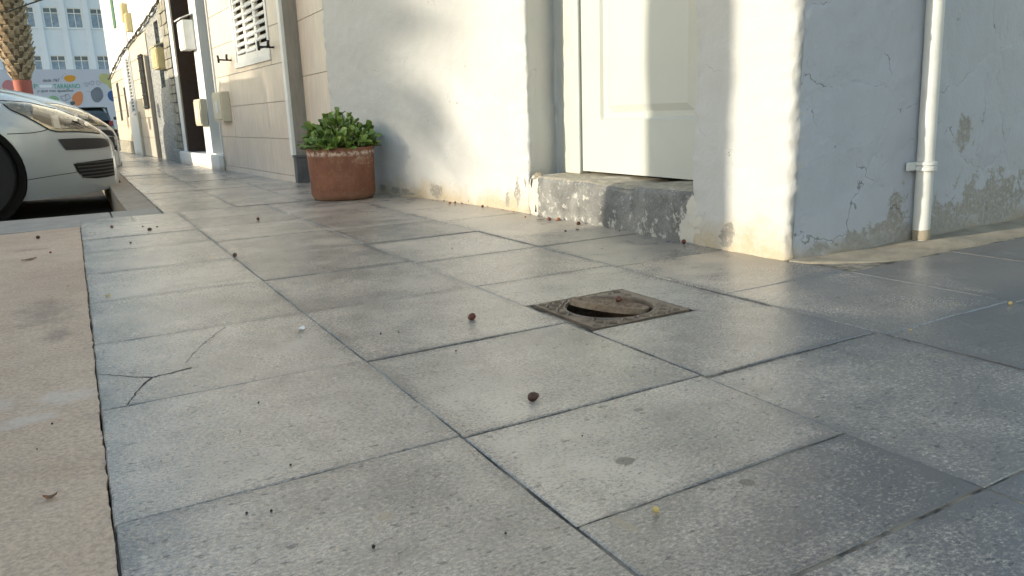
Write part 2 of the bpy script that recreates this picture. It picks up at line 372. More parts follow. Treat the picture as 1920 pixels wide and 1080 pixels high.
class MB:
    def __init__(self, k=S): self.v = []; self.f = []; self.k = k; self.mi = []
    def add(self, vs, fs):
        b = len(self.v); self.v += [tuple(p) for p in vs]; self.f += [tuple(i+b for i in f) for f in fs]; return self
    def box(self, x0, x1, y0, y1, z0, z1, fn=None):
        vs = [(x, y, z) for z in (z0, z1) for y in (y0, y1) for x in (x0, x1)]
        if fn: vs = [fn(*p) for p in vs]
        return self.add(vs, [(0, 2, 3, 1), (4, 5, 7, 6), (0, 1, 5, 4), (2, 6, 7, 3), (0, 4, 6, 2), (1, 3, 7, 5)])
    def prism(self, poly, z0, z1, fn=None):
        n = len(poly); vs = [(x, y, z0) for x, y in poly] + [(x, y, z1) for x, y in poly]
        if fn: vs = [fn(*p) for p in vs]
        fs = [tuple(range(n-1, -1, -1)), tuple(range(n, 2*n))] + [(i, (i+1) % n, n+(i+1) % n, n+i) for i in range(n)]
        return self.add(vs, fs)
    def lathe(self, prof, seg=48, cx=0, cy=0, fn=None, cap=False):
        vs = []
        for r, z in prof:
            for i in range(seg):
                a = 2*math.pi*i/seg; p = (cx+r*math.cos(a), cy+r*math.sin(a), z); vs.append(fn(*p) if fn else p)
        fs = []
        for j in range(len(prof)-1):
            for i in range(seg):
                fs.append((j*seg+i, j*seg+(i+1) % seg, (j+1)*seg+(i+1) % seg, (j+1)*seg+i))
        if cap:
            fs.append(tuple(range(seg-1, -1, -1))); fs.append(tuple(range((len(prof)-1)*seg, len(prof)*seg)))
        return self.add(vs, fs)
    def tube(self, path, rad, seg=10, cap=True):
        n = len(path); vs = []
        P = [Vector(p) for p in path]
        rr = rad if isinstance(rad, (list, tuple)) else [rad]*n
        for i in range(n):
            d = (P[min(i+1, n-1)]-P[max(i-1, 0)]).normalized()
            up = Vector((0, 0, 1)) if abs(d.z) < 0.9 else Vector((1, 0, 0))
            a = d.cross(up).normalized(); b = a.cross(d)
            for j in range(seg):
                t = 2*math.pi*j/seg; vs.append(tuple(P[i]+(a*math.cos(t)+b*math.sin(t))*rr[i]))
        fs = [(i*seg+j, i*seg+(j+1) % seg, (i+1)*seg+(j+1) % seg, (i+1)*seg+j) for i in range(n-1) for j in range(seg)]
        if cap: fs += [tuple(range(seg)), tuple(range((n-1)*seg, n*seg))]
        return self.add(vs, fs)
    def grid(self, nu, nv, fn, closed=False):
        vs = [fn(i/nu, j/nv) for i in range(nu+1) for j in range(nv+1)]
        return self.add(vs, [(i*(nv+1)+j, (i+1)*(nv+1)+j, (i+1)*(nv+1)+j+1, i*(nv+1)+j+1) for i in range(nu) for j in range(nv)])
    def mesh(self, name, mat, smooth=False, fix=True):
        me = bpy.data.meshes.new(name); k = self.k
        me.from_pydata([(x*k, y*k, z*k) for x, y, z in self.v], [], self.f)
        if fix:
            bm = bmesh.new(); bm.from_mesh(me); bmesh.ops.recalc_face_normals(bm, faces=bm.faces); bm.to_mesh(me); bm.free()
        if smooth: me.shade_smooth()
        me.materials.append(M[mat]); return me
    def build(self, name, mat, parent=None, smooth=False, bevel=0.0, fix=True, angle=None):
        me = self.mesh(name, mat, smooth, fix)
        if bevel:
            bm = bmesh.new(); bm.from_mesh(me)
            es = [e for e in bm.edges if len(e.link_faces) == 2 and e.calc_face_angle(0) > 0.5]
            bmesh.ops.bevel(bm, geom=es, offset=bevel, segments=2, profile=0.6, affect='EDGES', clamp_overlap=True)
            bm.to_mesh(me); bm.free()
        if angle: 
            me.shade_smooth()
            try: me.set_sharp_from_angle(angle=R(angle))
            except Exception: pass
        o = bpy.data.objects.new(name, me); col.objects.link(o); return attach(o, parent)

def link_mesh(name, me, parent=None, mw=None):
    o = bpy.data.objects.new(name, me); col.objects.link(o)
    if mw is not None: o.matrix_basis = mw
    return attach(o, parent)

def copy_tree(o, parent=None):
    c = o.copy(); col.objects.link(c); c.parent = parent
    for ch in list(o.children): copy_tree(ch, c)
    return c

# ------------------------------------------------------------------ ground
ROAD = -0.42
m = MB(); m.box(-900, 900, -300, 1600, ROAD-0.3, ROAD); road = m.build('road', 'asphalt'); tag(road, kind='structure')

def grid_with_holes(m, xs, ys, z, holes):
    for x0, x1 in zip(xs, xs[1:]):
        for y0, y1 in zip(ys, ys[1:]):
            cx, cy = (x0+x1)/2, (y0+y1)/2
            if any(a < cx < b and c < cy < d for a, b, c, d in holes): continue
            m.add([(x0, y0, z), (x1, y0, z), (x1, y1, z), (x0, y1, z)], [(0, 1, 2, 3)])
MH = (1.985, 2.595, 2.775, 3.365)      # access cover opening
pav = empty('pavement', (0, 0, 0)); tag(pav, kind='structure')
m = MB(); Z0 = -0.0065
grid_with_holes(m, [-0.046, MH[0], MH[1], 14], [-6, MH[2], MH[3], 8.97], Z0, [MH])
m.add([(0.46, 8.97, Z0), (14, 8.97, Z0), (14, 62, Z0), (0.46, 62, Z0)], [(0, 1, 2, 3)])
m.build('joint_bed', 'mortar', pav)

def slab_mesh(poly, th=0.09, jit=0.0022, seg=11, inset=0.0045, dome=0.004):
    """one paving slab from a counter-clockwise outline: ragged arris, small bevel, faint tilt"""
    out = []
    n = len(poly); cx = sum(p[0] for p in poly)/n; cy = sum(p[1] for p in poly)/n
    for i in range(n):
        a, b = poly[i], poly[(i+1) % n]; L = math.hypot(b[0]-a[0], b[1]-a[1]); k = max(1, int(round(seg*L)))
        nx, ny = (b[1]-a[1])/L, -(b[0]-a[0])/L
        for j in range(k):
            t = j/k; q = random.uniform(-jit, jit) if j else 0
            if j and random.random() < .035: q = -random.uniform(.003, .008)
            out.append((a[0]+(b[0]-a[0])*t+nx*q, a[1]+(b[1]-a[1])*t+ny*q))
    tx, ty, tz = random.uniform(-.003, .003), random.uniform(-.003, .003), random.choice((-.004, -.0015, 0, .001, .0015, .005))
    def top(x, y, dz): return (x, y, dz+tz+tx*(x-cx)+ty*(y-cy))
    N_ = len(out); vs = []
    def shrink(p, d):
        L = math.hypot(p[0]-cx, p[1]-cy) or 1; return (p[0]-(p[0]-cx)/L*d, p[1]-(p[1]-cy)/L*d)
    for p in out: vs.append(top(p[0], p[1], -th))
    for p in out: vs.append(top(p[0], p[1], -inset*0.8))
    for p in out: q = shrink(p, inset*random.uniform(0.7, 1.5)); vs.append(top(q[0], q[1], 0))
    fs = []
    for a in (0, N_):
        fs += [(a+i, a+(i+1) % N_, a+N_+(i+1) % N_, a+N_+i) for i in range(N_)]
    fs.append(tuple(range(2*N_, 3*N_)))
    return vs, fs
MARKS = [(1.27, 1.632), (1.459, 1.349), (1.544, 1.911), (1.868, 3.999), (.565, 1.71), (3.675, 2.098), (.31, 3.328), (2.894, 1.675), (1.898, 2.811), (1.05, 1.36)]
def slab(poly, mat='slab', parent=None, name='slab', th=0.09, **k):
    xs_ = [p[0] for p in poly]; ys_ = [p[1] for p in poly]
    if any(min(xs_) < q[0] < max(xs_) and min(ys_) < q[1] < max(ys_) for q in MARKS): mat = 'slab_marked'
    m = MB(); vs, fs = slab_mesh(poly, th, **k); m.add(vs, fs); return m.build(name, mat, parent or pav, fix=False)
def rect(x0, x1, y0, y1, g=0.0028):
    r = random.uniform
    g = g*r(0.2, 1.9)
    return [(x0+g, y0+g), (x1-g, y0+g), (x1-g, y1-g), (x0+g, y1-g)]

CX = [-0.045, 0.945, 1.955, 2.965, 3.93]
C = {0: [0.1, 1.08, 2.06, 2.99, 3.96, 4.965, 5.95, 7.03, 7.84, 8.95],
     1: [0.0, 0.99, 1.41, 2.045, 2.965, 3.95, 4.95, 5.935, 6.9, 7.9, 8.72],
     2: [0.0, 0.99, 2.02, None, 3.95, 4.875, 5.88, 6.8, 7.88, 8.85],
     3: [0.05, 1.0, 1.98, 2.925, 3.885, 4.85, 5.87, 6.68, 7.7, 8.8]}
slab_list = []
for c, ys in C.items():
    x0, x1 = CX[c], CX[c+1]
    for a, b in zip(ys, ys[1:]):
        if a is None or b is None: continue
        slab_list.append(slab(rect(x0, x1, a, b)))
crk = [(2.62, 2.775), (2.70, 2.72), (2.78, 2.70), (2.87, 2.63), (2.955, 2.60)]
slab([(1.962, 2.026), (2.959, 2.026), (2.959, 2.592)] + [(x, y-0.007) for x, y in reversed(crk[:-1])] + [(2.595, 2.762), (1.962, 2.762)])
slab([(2.607, 2.79)] + [(x, y+0.008) for x, y in crk[1:]] + [(2.959, 3.944), (1.962, 3.944), (1.962, 3.378), (2.607, 3.378)], seg=7)
for x0, x1 in ((0.945, 1.955), (1.955, 2.965), (2.965, 3.9)):
    slab(rect(x0, x1, {0.945: 8.72, 1.955: 8.85, 2.965: 8.8}[x0], 9.62))
slab(rect(0.46, 0.945, 8.95, 9.62)); slab(rect(-0.045, 0.46, 8.95, 9.62))
y = 9.62; i = 0
while y < 36:
    d = random.uniform(0.93, 1.03); xs = [0.81, 1.62, 2.42, 3.2, 3.9] if y < 14 else ([0.81, 1.62, 2.42, 3.2] if y < 24 else [0.81, 1.62, 2.6])
    for x0, x1 in zip(xs, xs[1:]): slab(rect(x0, x1, y, y+d), seg=4)
    y += d
m = MB()
for k in range(26):
    for x0, x1 in ((0.81, 1.62), (1.62, 2.5)): m.box(x0+.01, x1-.01, y+k+.01, y+k+.99, -0.09, 0.0)
tag(m.build('far_paving', 'slab', pav), kind='stuff')
# alley slabs
ax = [3.93, 4.95, 5.95, 6.95, 7.95, 8.95]; ay = [0.0, 0.97, 1.945, 2.885]
for x0, x1 in zip(ax, ax[1:]):
    for y0, y1 in zip(ay, ay[1:]): slab(rect(x0, x1, y0, y1))
for x0, x1 in zip([-0.045, 0.945, 1.955, 2.965, 3.93, 4.95], [0.945, 1.955, 2.965, 3.93, 4.95, 5.95]):
    for y0 in (-2, -1): slab(rect(x0, x1, y0, y0+0.98 if y0 == -2 else 0.0), seg=3)
# sandy mortar strip along the alley wall, lumpy
m = MB()
def strip(a, b):
    x = 3.90 + a*5.3; e = 0.012*noise.noise((x*6, 0, 3)); f0 = min(1, (x-3.90)/0.55); lo = 3.30-(0.407+0.02*noise.noise((x*9, 1, 1)))*f0**0.6+e; y = lo + b*(3.40-lo)
    z = 0.004 + 0.010*noise.noise((x*3.1, y*5, 0)) + 0.03*math.exp(-((x-5.2)/0.28)**2-((y-3.07)/0.1)**2)
    return (x, y, z if b > 0.02 else -0.03)
m.grid(150, 16, strip); m.build('mortar_strip', 'sand', pav, smooth=True)
# cracks in the broken slab by the apron
def ribbon(m, pts, w0, w1, z=0.0022):
    P = []
    for (a, b) in zip(pts, pts[1:]):
        k = max(2, int(math.hypot(b[0]-a[0], b[1]-a[1])/0.02))
        for j in range(k): P.append((a[0]+(b[0]-a[0])*j/k + random.uniform(-.004, .004), a[1]+(b[1]-a[1])*j/k + random.uniform(-.004, .004)))
    P.append(pts[-1]); n = len(P); vs = []
    for i, p in enumerate(P):
        q = P[min(i+1, n-1)]; r = P[max(i-1, 0)]; dx, dy = q[0]-r[0], q[1]-r[1]; L = math.hypot(dx, dy) or 1
        wd = (w0+(w1-w0)*i/(n-1))*random.uniform(0.5, 1.3); vs += [(p[0]-dy/L*wd, p[1]+dx/L*wd, z), (p[0]+dy/L*wd, p[1]-dx/L*wd, z)]
    m.add(vs, [(2*i, 2*i+1, 2*i+3, 2*i+2) for i in range(n-1)])
for pts, w0, w1 in [([(0.041, 3.0), (0.102, 3.191), (0.148, 3.286), (0.2, 3.297), (0.241, 3.307), (0.305, 3.322)], .002, .005), ([(-0.039, 3.465), (0.03, 3.40), (0.083, 3.34), (0.148, 3.288)], .0015, .003),
                    ([(0.286, 3.40), (0.379, 3.632), (0.46, 3.782), (0.537, 3.92)], .0008, .0016)]:
    m = MB(); ribbon(m, pts, w0*1.25, w1*1.25, max(v.co.z for v in slab_list[3].data.vertices)/S+.0006); m.build('crack', 'crack', slab_list[3], fix=False)
# concrete apron
def apron(a, b):
    y = -4 + b*12.98; edge = -0.050 + 0.006*noise.noise((0, y*3.3, 1)) + 0.006*noise.noise((0, y*14, 5)) + 0.005*noise.noise((0, y*50, 5))
    x = edge - (1-a)**3*14
    z = -0.003 + 0.008*noise.noise((x*1.7, y*1.7, 2)) + 0.005*noise.noise((x*7, y*7, 9)) - (0.03 if a > 0.995 else 0)
    dd = edge - x
    if dd < 0.12: z -= 0.012*max(0, noise.noise((y*5, 2, 2)))*(1-dd/0.12)
    return (x, y, z)
m = MB(); m.grid(60, 700, apron); ap = m.build('concrete_apron', 'apron', smooth=True); tag(ap, kind='structure')
# kerb: stones across the end of the apron and along the parking bays
kerb = empty('kerb', u3(0.6, 10, 0)); tag(kerb, kind='structure')
xs = [-14, -11.4, -8.9, -6.4, -3.9, -2.6, -1.3, -0.02, 0.80]
for x0, x1 in zip(xs, xs[1:]):
    m = MB(); m.box(x0+.006, x1-.006, 8.985, 9.62, -0.5, random.uniform(-.003, .003)); m.build('kerb_stone', 'kerb_grey', kerb, bevel=0.003)
    m = MB(); m.box(x0+.006+.3, x1-.006+.3 if x1 < .5 else x1-.006, 9.632, 10.29, -0.7, random.uniform(-.003, .003)); m.build('kerb_stone', 'kerb_grey', kerb, bevel=0.006)
y = 10.30
while y < 60:
    L = 1.05 if y < 13 else 2.1
    m = MB(); m.box(0.455+random.uniform(-.006, .006), 0.80, y+.008, y+L-.008, -0.7, random.uniform(-.004, .004)); m.build('kerb_stone', 'kerb_stone', kerb, bevel=0.006); y += L

# ------------------------------------------------------------------ white corner house
house = empty('corner_house', u3(3.89, 3.32)); tag(house, 'white plastered corner house with recessed cream door and flaking wall foot', 'house')
def path_points(pts, step):
    out = []
    for (a, b) in zip(pts, pts[1:]):
        L = math.hypot(b[0]-a[0], b[1]-a[1]); k = max(1, int(L/step))
        for j in range(k): out.append((a[0]+(b[0]-a[0])*j/k, a[1]+(b[1]-a[1])*j/k))
    out.append(pts[-1]); return out
def round_corner(pts, idx, r, seg=6):
    p0, p, p1 = Vector(pts[idx-1]), Vector(pts[idx]), Vector(pts[idx+1])
    a = p+(p0-p).normalized()*r; b = p+(p1-p).normalized()*r; arc = []
    for j in range(seg+1):
        t = j/seg; q = a*(1-t)**2 + p*2*t*(1-t) + b*t*t; arc.append((q.x, q.y))
    return pts[:idx]+arc+pts[idx+1:]
def plaster_wall(name, pts, mat, rough, corners=(), step=0.045, ztop=14.0, lean=0.0):
    arris = [pts[i] for i, r in corners]
    for i, r in sorted(corners, reverse=True): pts = round_corner(pts, i, r)
    P = path_points(pts, step); zs = [-0.12+0.03*i for i in range(90)]
    while zs[-1] < ztop: zs.append(zs[-1]*1.25)
    n = len(P); nrm = []
    for i in range(n):
        a, b = P[max(i-1, 0)], P[min(i+1, n-1)]; dx, dy = b[0]-a[0], b[1]-a[1]; L = math.hypot(dx, dy) or 1; nrm.append((dy/L, -dx/L))
    m = MB(); vs = []
    for i in range(n):
        for z in zs:
            x, y = P[i]; d = rough*(noise.noise((x*2.2, y*2.2, z*2.2))*1.0 + 0.45*noise.noise((x*8, y*8, z*8+4)) + 0.25*noise.noise((x*22, y*22, z*22)))
            for (qx, qy) in arris:
                q = math.hypot(x-qx, y-qy)
                if q < .16: d += (1-q/.16)*(.016*noise.noise((z*9, qx, 3))+.014*noise.noise((z*26, x*20, y*20))+.010*noise.noise((z*60, x*40, y*40)))
            if z < 0.12: d += 0.02*(1-max(z, 0)/0.12)*(0.6+noise.noise((x*9, y*9, 7)))*0.6
            vs.append((x+nrm[i][0]*d, y+nrm[i][1]*d, z))
    q = len(zs); m.add(vs, [(i*q+j, (i+1)*q+j, (i+1)*q+j+1, i*q+j+1) for i in range(n-1) for j in range(q-1)])
    return m.build(name, mat, house, smooth=True, fix=False)
# outward is to the right of travel
wl = plaster_wall('street_wall', [(3.9, 11.12), (3.27, 11.0), (3.435, 9.87), (3.744, 8.3), (3.865, 7.1), (3.89, 6.52), (4.33, 6.69), (4.345, 6.46)][::-1], 'facade_plaster', -0.013, [(1, 0.03), (2, 0.06), (6, 0.05)])
wr = plaster_wall('door_pier', [(4.75, 4.17), (3.89, 4.20), (3.89, 3.325), (4.02, 3.325)], 'facade_plaster', -0.014, [(1, 0.03), (2, 0.07)])
wa = plaster_wall('alley_wall', [(3.955, 3.323), (4.6, 3.30), (5.6, 3.32), (6.8, 3.37), (9.4, 3.42)], 'alley_plaster', -0.012, [])
for o in (wl, wr, wa):
    bm = bmesh.new(); bm.from_mesh(o.data)
    c = sum((f.calc_center_median() for f in bm.faces), Vector())/len(bm.faces)
    bm.to_mesh(o.data); bm.free()
m = MB(); m.box(3.88, 4.9, 4.15, 6.72, 5.35, 14); m.build('lintel_wall', 'facade_plaster', house)
m = MB(); m.box(3.75, 9.4, 3.28, 11.1, 13.95, 14.4); m.build('roof', 'house_white', house)
m = MB(); m.box(4.9, 9.4, 3.7, 11.0, -.1, 13.9); m.build('inner_core', 'house_white', house)
# threshold step, worn
def step_pt(a, b):
    y = 4.02 + b*2.49; zt = 0.40 - 0.022*b
    prof = [(3.885, -0.05), (3.88, 0.06), (3.878, 0.15), (3.88, 0.25), (3.885, 0.34), (3.90, zt-.012), (3.93, zt), (4.05, zt+.002), (4.2, zt+.004), (4.6, zt+.006)]
    t = a*(len(prof)-1); i = min(int(t), len(prof)-2); f = t-i
    x = prof[i][0]+(prof[i+1][0]-prof[i][0])*f; z = prof[i][1]+(prof[i+1][1]-prof[i][1])*f
    chip = max(0, noise.noise((y*3.2, 1.5, 0))-0.18)*0.10*math.exp(-((z-zt)/0.10)**2)
    x += 0.035*max(0, 1-(y-4.02)/0.28)**1.0*(1 if x < 4.0 else 0); d = 0.012*noise.noise((y*5, z*5, x*5)) + 0.007*noise.noise((y*17, z*17, x*17)); up = a > 0.6
    return (x + (0 if up else d) + chip, y, z + (d*0.6 if up else 0) - chip*0.6)
m = MB(); m.grid(54, 130, step_pt); m.build('door_step', 'step', house, smooth=True)
m = MB()      # cracked mortar lump at the left end of the step
random.seed(5)
for k in range(7):
    y, z, r = 6.44+random.uniform(-.05, .06), 0.36+random.uniform(-.03, .05), random.uniform(.02, .05)
    m.lathe([(0.001, -r*.6), (r*.8, -r*.4), (r, 0), (r*.7, r*.5), (0.001, r*.6)], 8, 3.90+random.uniform(0, .06), y, lambda x, yy, zz, z=z: (x+random.uniform(-.006, .006), yy+random.uniform(-.006, .006), zz+z))
m.build('mortar_lump', 'sand', house)
m = MB()
def vribbon(pts, w):
    n = len(pts); vs = []
    for i, (y, z) in enumerate(pts):
        wd = w*random.uniform(.5, 1.4); vs += [(fx(y)-0.014, y-wd, z), (fx(y)-0.014, y+wd, z)]
    m.add(vs, [(2*i, 2*i+1, 2*i+3, 2*i+2) for i in range(n-1)])
vribbon([(6.45, .36), (6.47, .30), (6.455, .26), (6.44, .20), (6.43, .14), (6.39, .08), (6.40, .03)], .010)
m.build('crack', 'crack', house, fix=False)
# door
door = empty('door', u3(4.36, 5.5, .4)); door['local'] = 0; attach(door, house)
door.matrix_parent_inverse = Matrix.Translation(-Vector(house.location)); 
def dpart(m, name, mat, **k):
    o = m.build(name, mat, None, **k); o.parent = door; o.matrix_parent_inverse = Matrix.Translation(-Vector(door.location)); return o
DX = 4.335
m = MB()
# leaf with a sunk moulded panel
y0, y1, z0, z1 = 4.10, 6.232, 0.412, 5.3
PZ = 0.895
def leaf_grid(m):
    Ys = [y0, 4.62, 4.64, 4.70, 4.77, 5.79, 5.86, 5.92, 5.94, y1]; Zs = [z0, PZ, PZ+.02, PZ+.07, PZ+.13, 4.4, 4.49, 4.55, 4.60, z1]
    lev = [0, 0, 0.022, 0.022, 0.006, 0.006, 0.022, 0.022, 0, 0]
    def h(i, j): 
        a = min(lev[i] if 1 <= i <= 8 else 0, 1); 
        if i in (0, 9) or j in (0, 9): return 0
        di = min(i-1, 8-i); dj = min(j-1, 8-j); d = min(di, dj); return [0, 0.030, 0.030, 0.008][min(d, 3)]
    vs = [(DX+h(i, j), Ys[i], Zs[j]) for i in range(10) for j in range(10)]
    m.add(vs, [(i*10+j, i*10+j+1, (i+1)*10+j+1, (i+1)*10+j) for i in range(9) for j in range(9)])
    b = len(m.v); m.add([(DX, y0, z0), (DX, y1, z0), (DX, y1, z1), (DX, y0, z1), (DX+.1, y0, z0), (DX+.1, y1, z0), (DX+.1, y1, z1), (DX+.1, y0, z1)], [(0, 1, 5, 4), (1, 2, 6, 5), (2, 3, 7, 6), (3, 0, 4, 7), (4, 5, 6, 7)])
leaf_grid(m); dpart(m, 'door_leaf', 'door_paint', fix=False)
m = MB(); m.box(4.308, 4.42, 6.252, 6.54, 0.38, 5.36); dpart(m, 'door_frame', 'frame_paint', bevel=0.007)
m = MB(); m.box(4.308, 4.42, 4.02, 4.09, 0.40, 5.36); dpart(m, 'door_frame', 'frame_paint', bevel=0.006)
m = MB(); m.box(4.308, 4.42, 4.095, 6.248, 5.31, 5.40); dpart(m, 'door_frame', 'frame_paint', bevel=0.006)
m = MB(); m.box(4.50, 4.56, 4.0, 6.6, 0.38, 5.4); dpart(m, 'door_gap_black', 'black_void')  # black sheet behind the leaf, paints the shade in its gaps
m = MB(); m.lathe([(0.001, 0), (.05, 0), (.05, .03), (.02, .05), (.02, .1)], 16, 0, 0, lambda x, yy, z: (DX-z, 4.32+yy, 2.5+x)); m.tube([(DX-.1, 4.32, 2.5), (DX-.1, 4.5, 2.5), (DX-.1, 4.62, 2.49)], .02); dpart(m, 'door_handle', 'chrome', smooth=True)

oh = empty('alley_house', u3(4.2, -2.6)); tag(oh, 'plain plastered house on the near side of the alley, facing the drainpipe', 'house')
m = MB(); m.box(4.2, 14, -14, -2.6, -.3, 12); m.build('wall', 'house_white', oh, bevel=.02)
m = MB(); m.box(4.0, 14.1, -14, -2.5, 12.01, 12.3); m.build('cornice', 'house_white', oh, bevel=.01)
for k, (y0_, y1_, h_, lb) in enumerate([(-40, -12, 16.4, 'two storey flat roofed house across the street, nearest the alley'), (-12, 14, 17.2, 'two storey flat roofed house across the street, facing the white corner house'), (14, 45, 16.8, 'two storey flat roofed house across the street, facing the tiled house')]):
    e = empty('street_house', u3(-85, (y0_+y1_)/2, ROAD)); tag(e, lb, 'house', 'houses across the street')
    m = MB(); m.box(-120, -85, y0_+.05, y1_-.05, ROAD, h_); m.build('wall', 'tile_far', e); m = MB(); m.box(-120, -84.7, y0_+.05, y1_-.05, h_+.005, h_+.35); m.build('parapet', 'house_white', e)
    for q in range(3):
        yc = y0_+(y1_-y0_)*(q+.5)/3; m = MB(); m.box(-85, -84.9, yc-1.3, yc+1.3, 2.2 if q != 1 else ROAD, 5.4); m.build('window' if q != 1 else 'door', 'car_glass' if q != 1 else 'wood_brown', e)
# drainpipe on the alley wall
pipe = empty('drainpipe', u3(5.12, 3.19)); tag(pipe, 'white painted round drainpipe fixed to the shaded alley wall', 'drainpipe')
m = MB(); pr = 0.056
def pz(z): return (5.115+0.012*(z/2), 3.19)
prof = []
for i in range(120):
    z = -0.02+i*0.035; prof.append((pr*(1+0.02*noise.noise((z*7, 3, 1)) - (0.05*max(0, 1-(z/0.12))*noise.noise((z*40, 1, 1)))), z))
prof.append((pr, 13.5))
m.lathe(prof, 36, 0, 0, lambda x, y, z: (5.180-0.038*z+x, 3.245+y, z)); m.build('pipe', 'pipe_paint', pipe, smooth=True)
m = MB(); m.lathe([(pr+.003, .50), (pr+.017, .502), (pr+.017, .526), (pr+.006, .531), (pr+.006, .536), (pr+.017, .541), (pr+.017, .562), (pr+.003, .565)], 36, 5.160, 3.245); cl = m.build('clamp', 'pipe_paint', pipe, angle=40)
m = MB(); m.box(5.01, 5.112, 3.272, 3.292, .503, .562); m.build('clamp_flange', 'pipe_paint', cl, bevel=0.003)
m = MB(); m.lathe([(pr+.002, 0.012), (pr+.006, 0.03), (pr+.004, .07), (pr+.001, .085)], 24, 5.179, 3.245); m.build('stained_foot', 'sand', pipe, smooth=True)

# ------------------------------------------------------------------ row of houses up the street
def W(s, o, z): return (3.13-0.0616*(s-12.6)-o, s, z)
def fbox(m, s0, s1, o0, o1, z0, z1): return m.box(s0, s1, o0, o1, z0, z1, W)
def fwall(m, s0, s1, z0, z1, holes, o0=-1.2, o1=0.0):
    ss = sorted({s0, s1, *[h[0] for h in holes], *[h[1] for h in holes]}); zz = sorted({z0, z1, *[h[2] for h in holes], *[h[3] for h in holes]})
    ss = [q for q in ss if s0 <= q <= s1]; zz = [q for q in zz if z0 <= q <= z1]
    for a, b in zip(ss, ss[1:]):
        for c, d in zip(zz, zz[1:]):
            if any(h[0] < (a+b)/2 < h[1] and h[2] < (c+d)/2 < h[3] for h in holes): continue
            fbox(m, a, b, o0, o1, c, d)
def tiles(parent, s0, s1, z0, z1, w, h, holes, mat, th=0.02, gap=0.004):
    z = z0
    while z < z1-0.02:
        zb = min(z+h, z1); s = s0
        while s < s1-0.02:
            sb = min(s+w, s1); parts = [(s, sb, z, zb)]
            for hh in holes:
                nxt = []
                for a, b, c, d in parts:
                    if hh[0] >= b or hh[1] <= a or hh[2] >= d or hh[3] <= c: nxt.append((a, b, c, d)); continue
                    if hh[0] > a: nxt.append((a, hh[0], c, d))
                    if hh[1] < b: nxt.append((hh[1], b, c, d))
                    a2, b2 = max(a, hh[0]), min(b, hh[1])
                    if hh[2] > c: nxt.append((a2, b2, c, hh[2]))
                    if hh[3] < d: nxt.append((a2, b2, hh[3], d))
                parts = nxt
            for a, b, c, d in parts:
                if b-a > .03 and d-c > .03:
                    m = MB(); fbox(m, a+gap, b-gap, 0.0, th+random.uniform(-.002, .002), c+gap, d-gap); m.build('tile', mat, parent, bevel=0.001)
            s = sb
        z = zb

# tiled house next to the white one
th = empty('tiled_house', u3(3.13, 12.6)); tag(th, 'beige tiled house with grey pilaster and white louvred window, beside the white corner house', 'house')
WIN = (13.36, 15.63, 2.08, 5.2)
m = MB(); fwall(m, 12.62, 17.45, -.2, 12, [WIN], -1.2, -0.02); m.build('wall', 'grout', th)
tiles(th, 12.64, 17.44, 0.10, 6.1, 1.21, 0.6, [WIN], 'tile_beige')
m = MB(); fbox(m, 12.64, 17.44, -.02, .03, -.1, .097); m.build('base_trim', 'tile_beige', th, bevel=0.002)
m = MB(); m.box(3.10, 3.6, 12.46, 12.615, -.2, 12); m.build('pilaster', 'pilaster_stone', th)
m = MB(); m.box(3.075, 3.62, 12.40, 12.58, -.2, .40); pl = m.build('plinth', 'slate', th, bevel=0.003)
m = MB(); m.box(3.06, 3.63, 12.385, 12.57, .405, .44); m.build('plinth_cap', 'slate', pl, bevel=0.002)
m = MB(); m.box(3.05, 3.105, 12.47, 12.63, .445, 12); m.build('corner_bead', 'white_paint', th, bevel=0.002)
m = MB(); m.box(3.34, 3.9, 11.05, 12.45, -.2, 12); m.build('set_back_wall', 'grout', th)
for k in range(8):
    m = MB(); m.box(3.315, 3.338, 11.02, 12.455, 0.003+k*0.83, 0.824+k*0.83); m.build('tile', 'tile_beige', th, bevel=0.001)
# window with shutters
wn = MB(); s0, s1, z0, z1 = WIN
fbox(wn, s0, s0+.1, -.06, .035, z0, z1); fbox(wn, s1-.1, s1, -.06, .035, z0, z1); fbox(wn, s0-.02, s1+.02, -.06, .05, z0-.10, z0-.003); fbox(wn, s0+.1, s1-.1, -.06, .035, z1-.1, z1)
win = wn.build('window_frame', 'white_paint', th, bevel=0.002)
m = MB(); fbox(m, s0, s1, -.4, -.3, z0, z1); m.build('dark_interior', 'black_void', win)
cw = (s1-s0-.2)/3
for c in range(3):
    a = s0+.1+c*cw; b = a+cw
    m = MB(); fbox(m, a+.004, a+.07, -.05, .015, z0+.004, z1-.104); fbox(m, b-.07, b-.004, -.05, .015, z0+.004, z1-.104); fbox(m, a+.07, b-.07, -.05, .015, z0+.004, z0+.12); fbox(m, a+.07, b-.07, -.05, .015, z1-.22, z1-.104)
    m.build('shutter_frame', 'white_paint', win, bevel=0.002)
    z = z0+.18; tilt = 0.045 if c != 1 else 0.06
    while z < z1-.28:
        m = MB(); pts = [(0.03, -tilt), (0.045, -tilt+.012), (-0.05, tilt+.012), (-0.062, tilt)]
        vs = [W(s, o, z+q) for s in (a+.072, b-.072) for o, q in pts]
        m.add(vs, [(0, 1, 2, 3), (7, 6, 5, 4), (0, 4, 5, 1), (1, 5, 6, 2), (2, 6, 7, 3), (3, 7, 4, 0)]); m.build('slat', 'white_paint', win); z += .125
def hook(s):
    h = empty('shutter_hook', Vector(W(s, 0.05, 2.17))*S)
    m = MB(); p = lambda o, z, ds=0: W(s+ds, o, z)
    m.tube([p(0.0, 2.16), p(.10, 2.16), p(.26, 2.17)], .016, 8); m.tube([p(.26, 2.11), p(.26, 2.17), p(.27, 2.25)], .022, 8); m.tube([p(.10, 2.16), p(.11, 2.21), p(.10, 2.27)], .022, 8)
    m.build('bracket', 'black_metal', h, smooth=True); return h
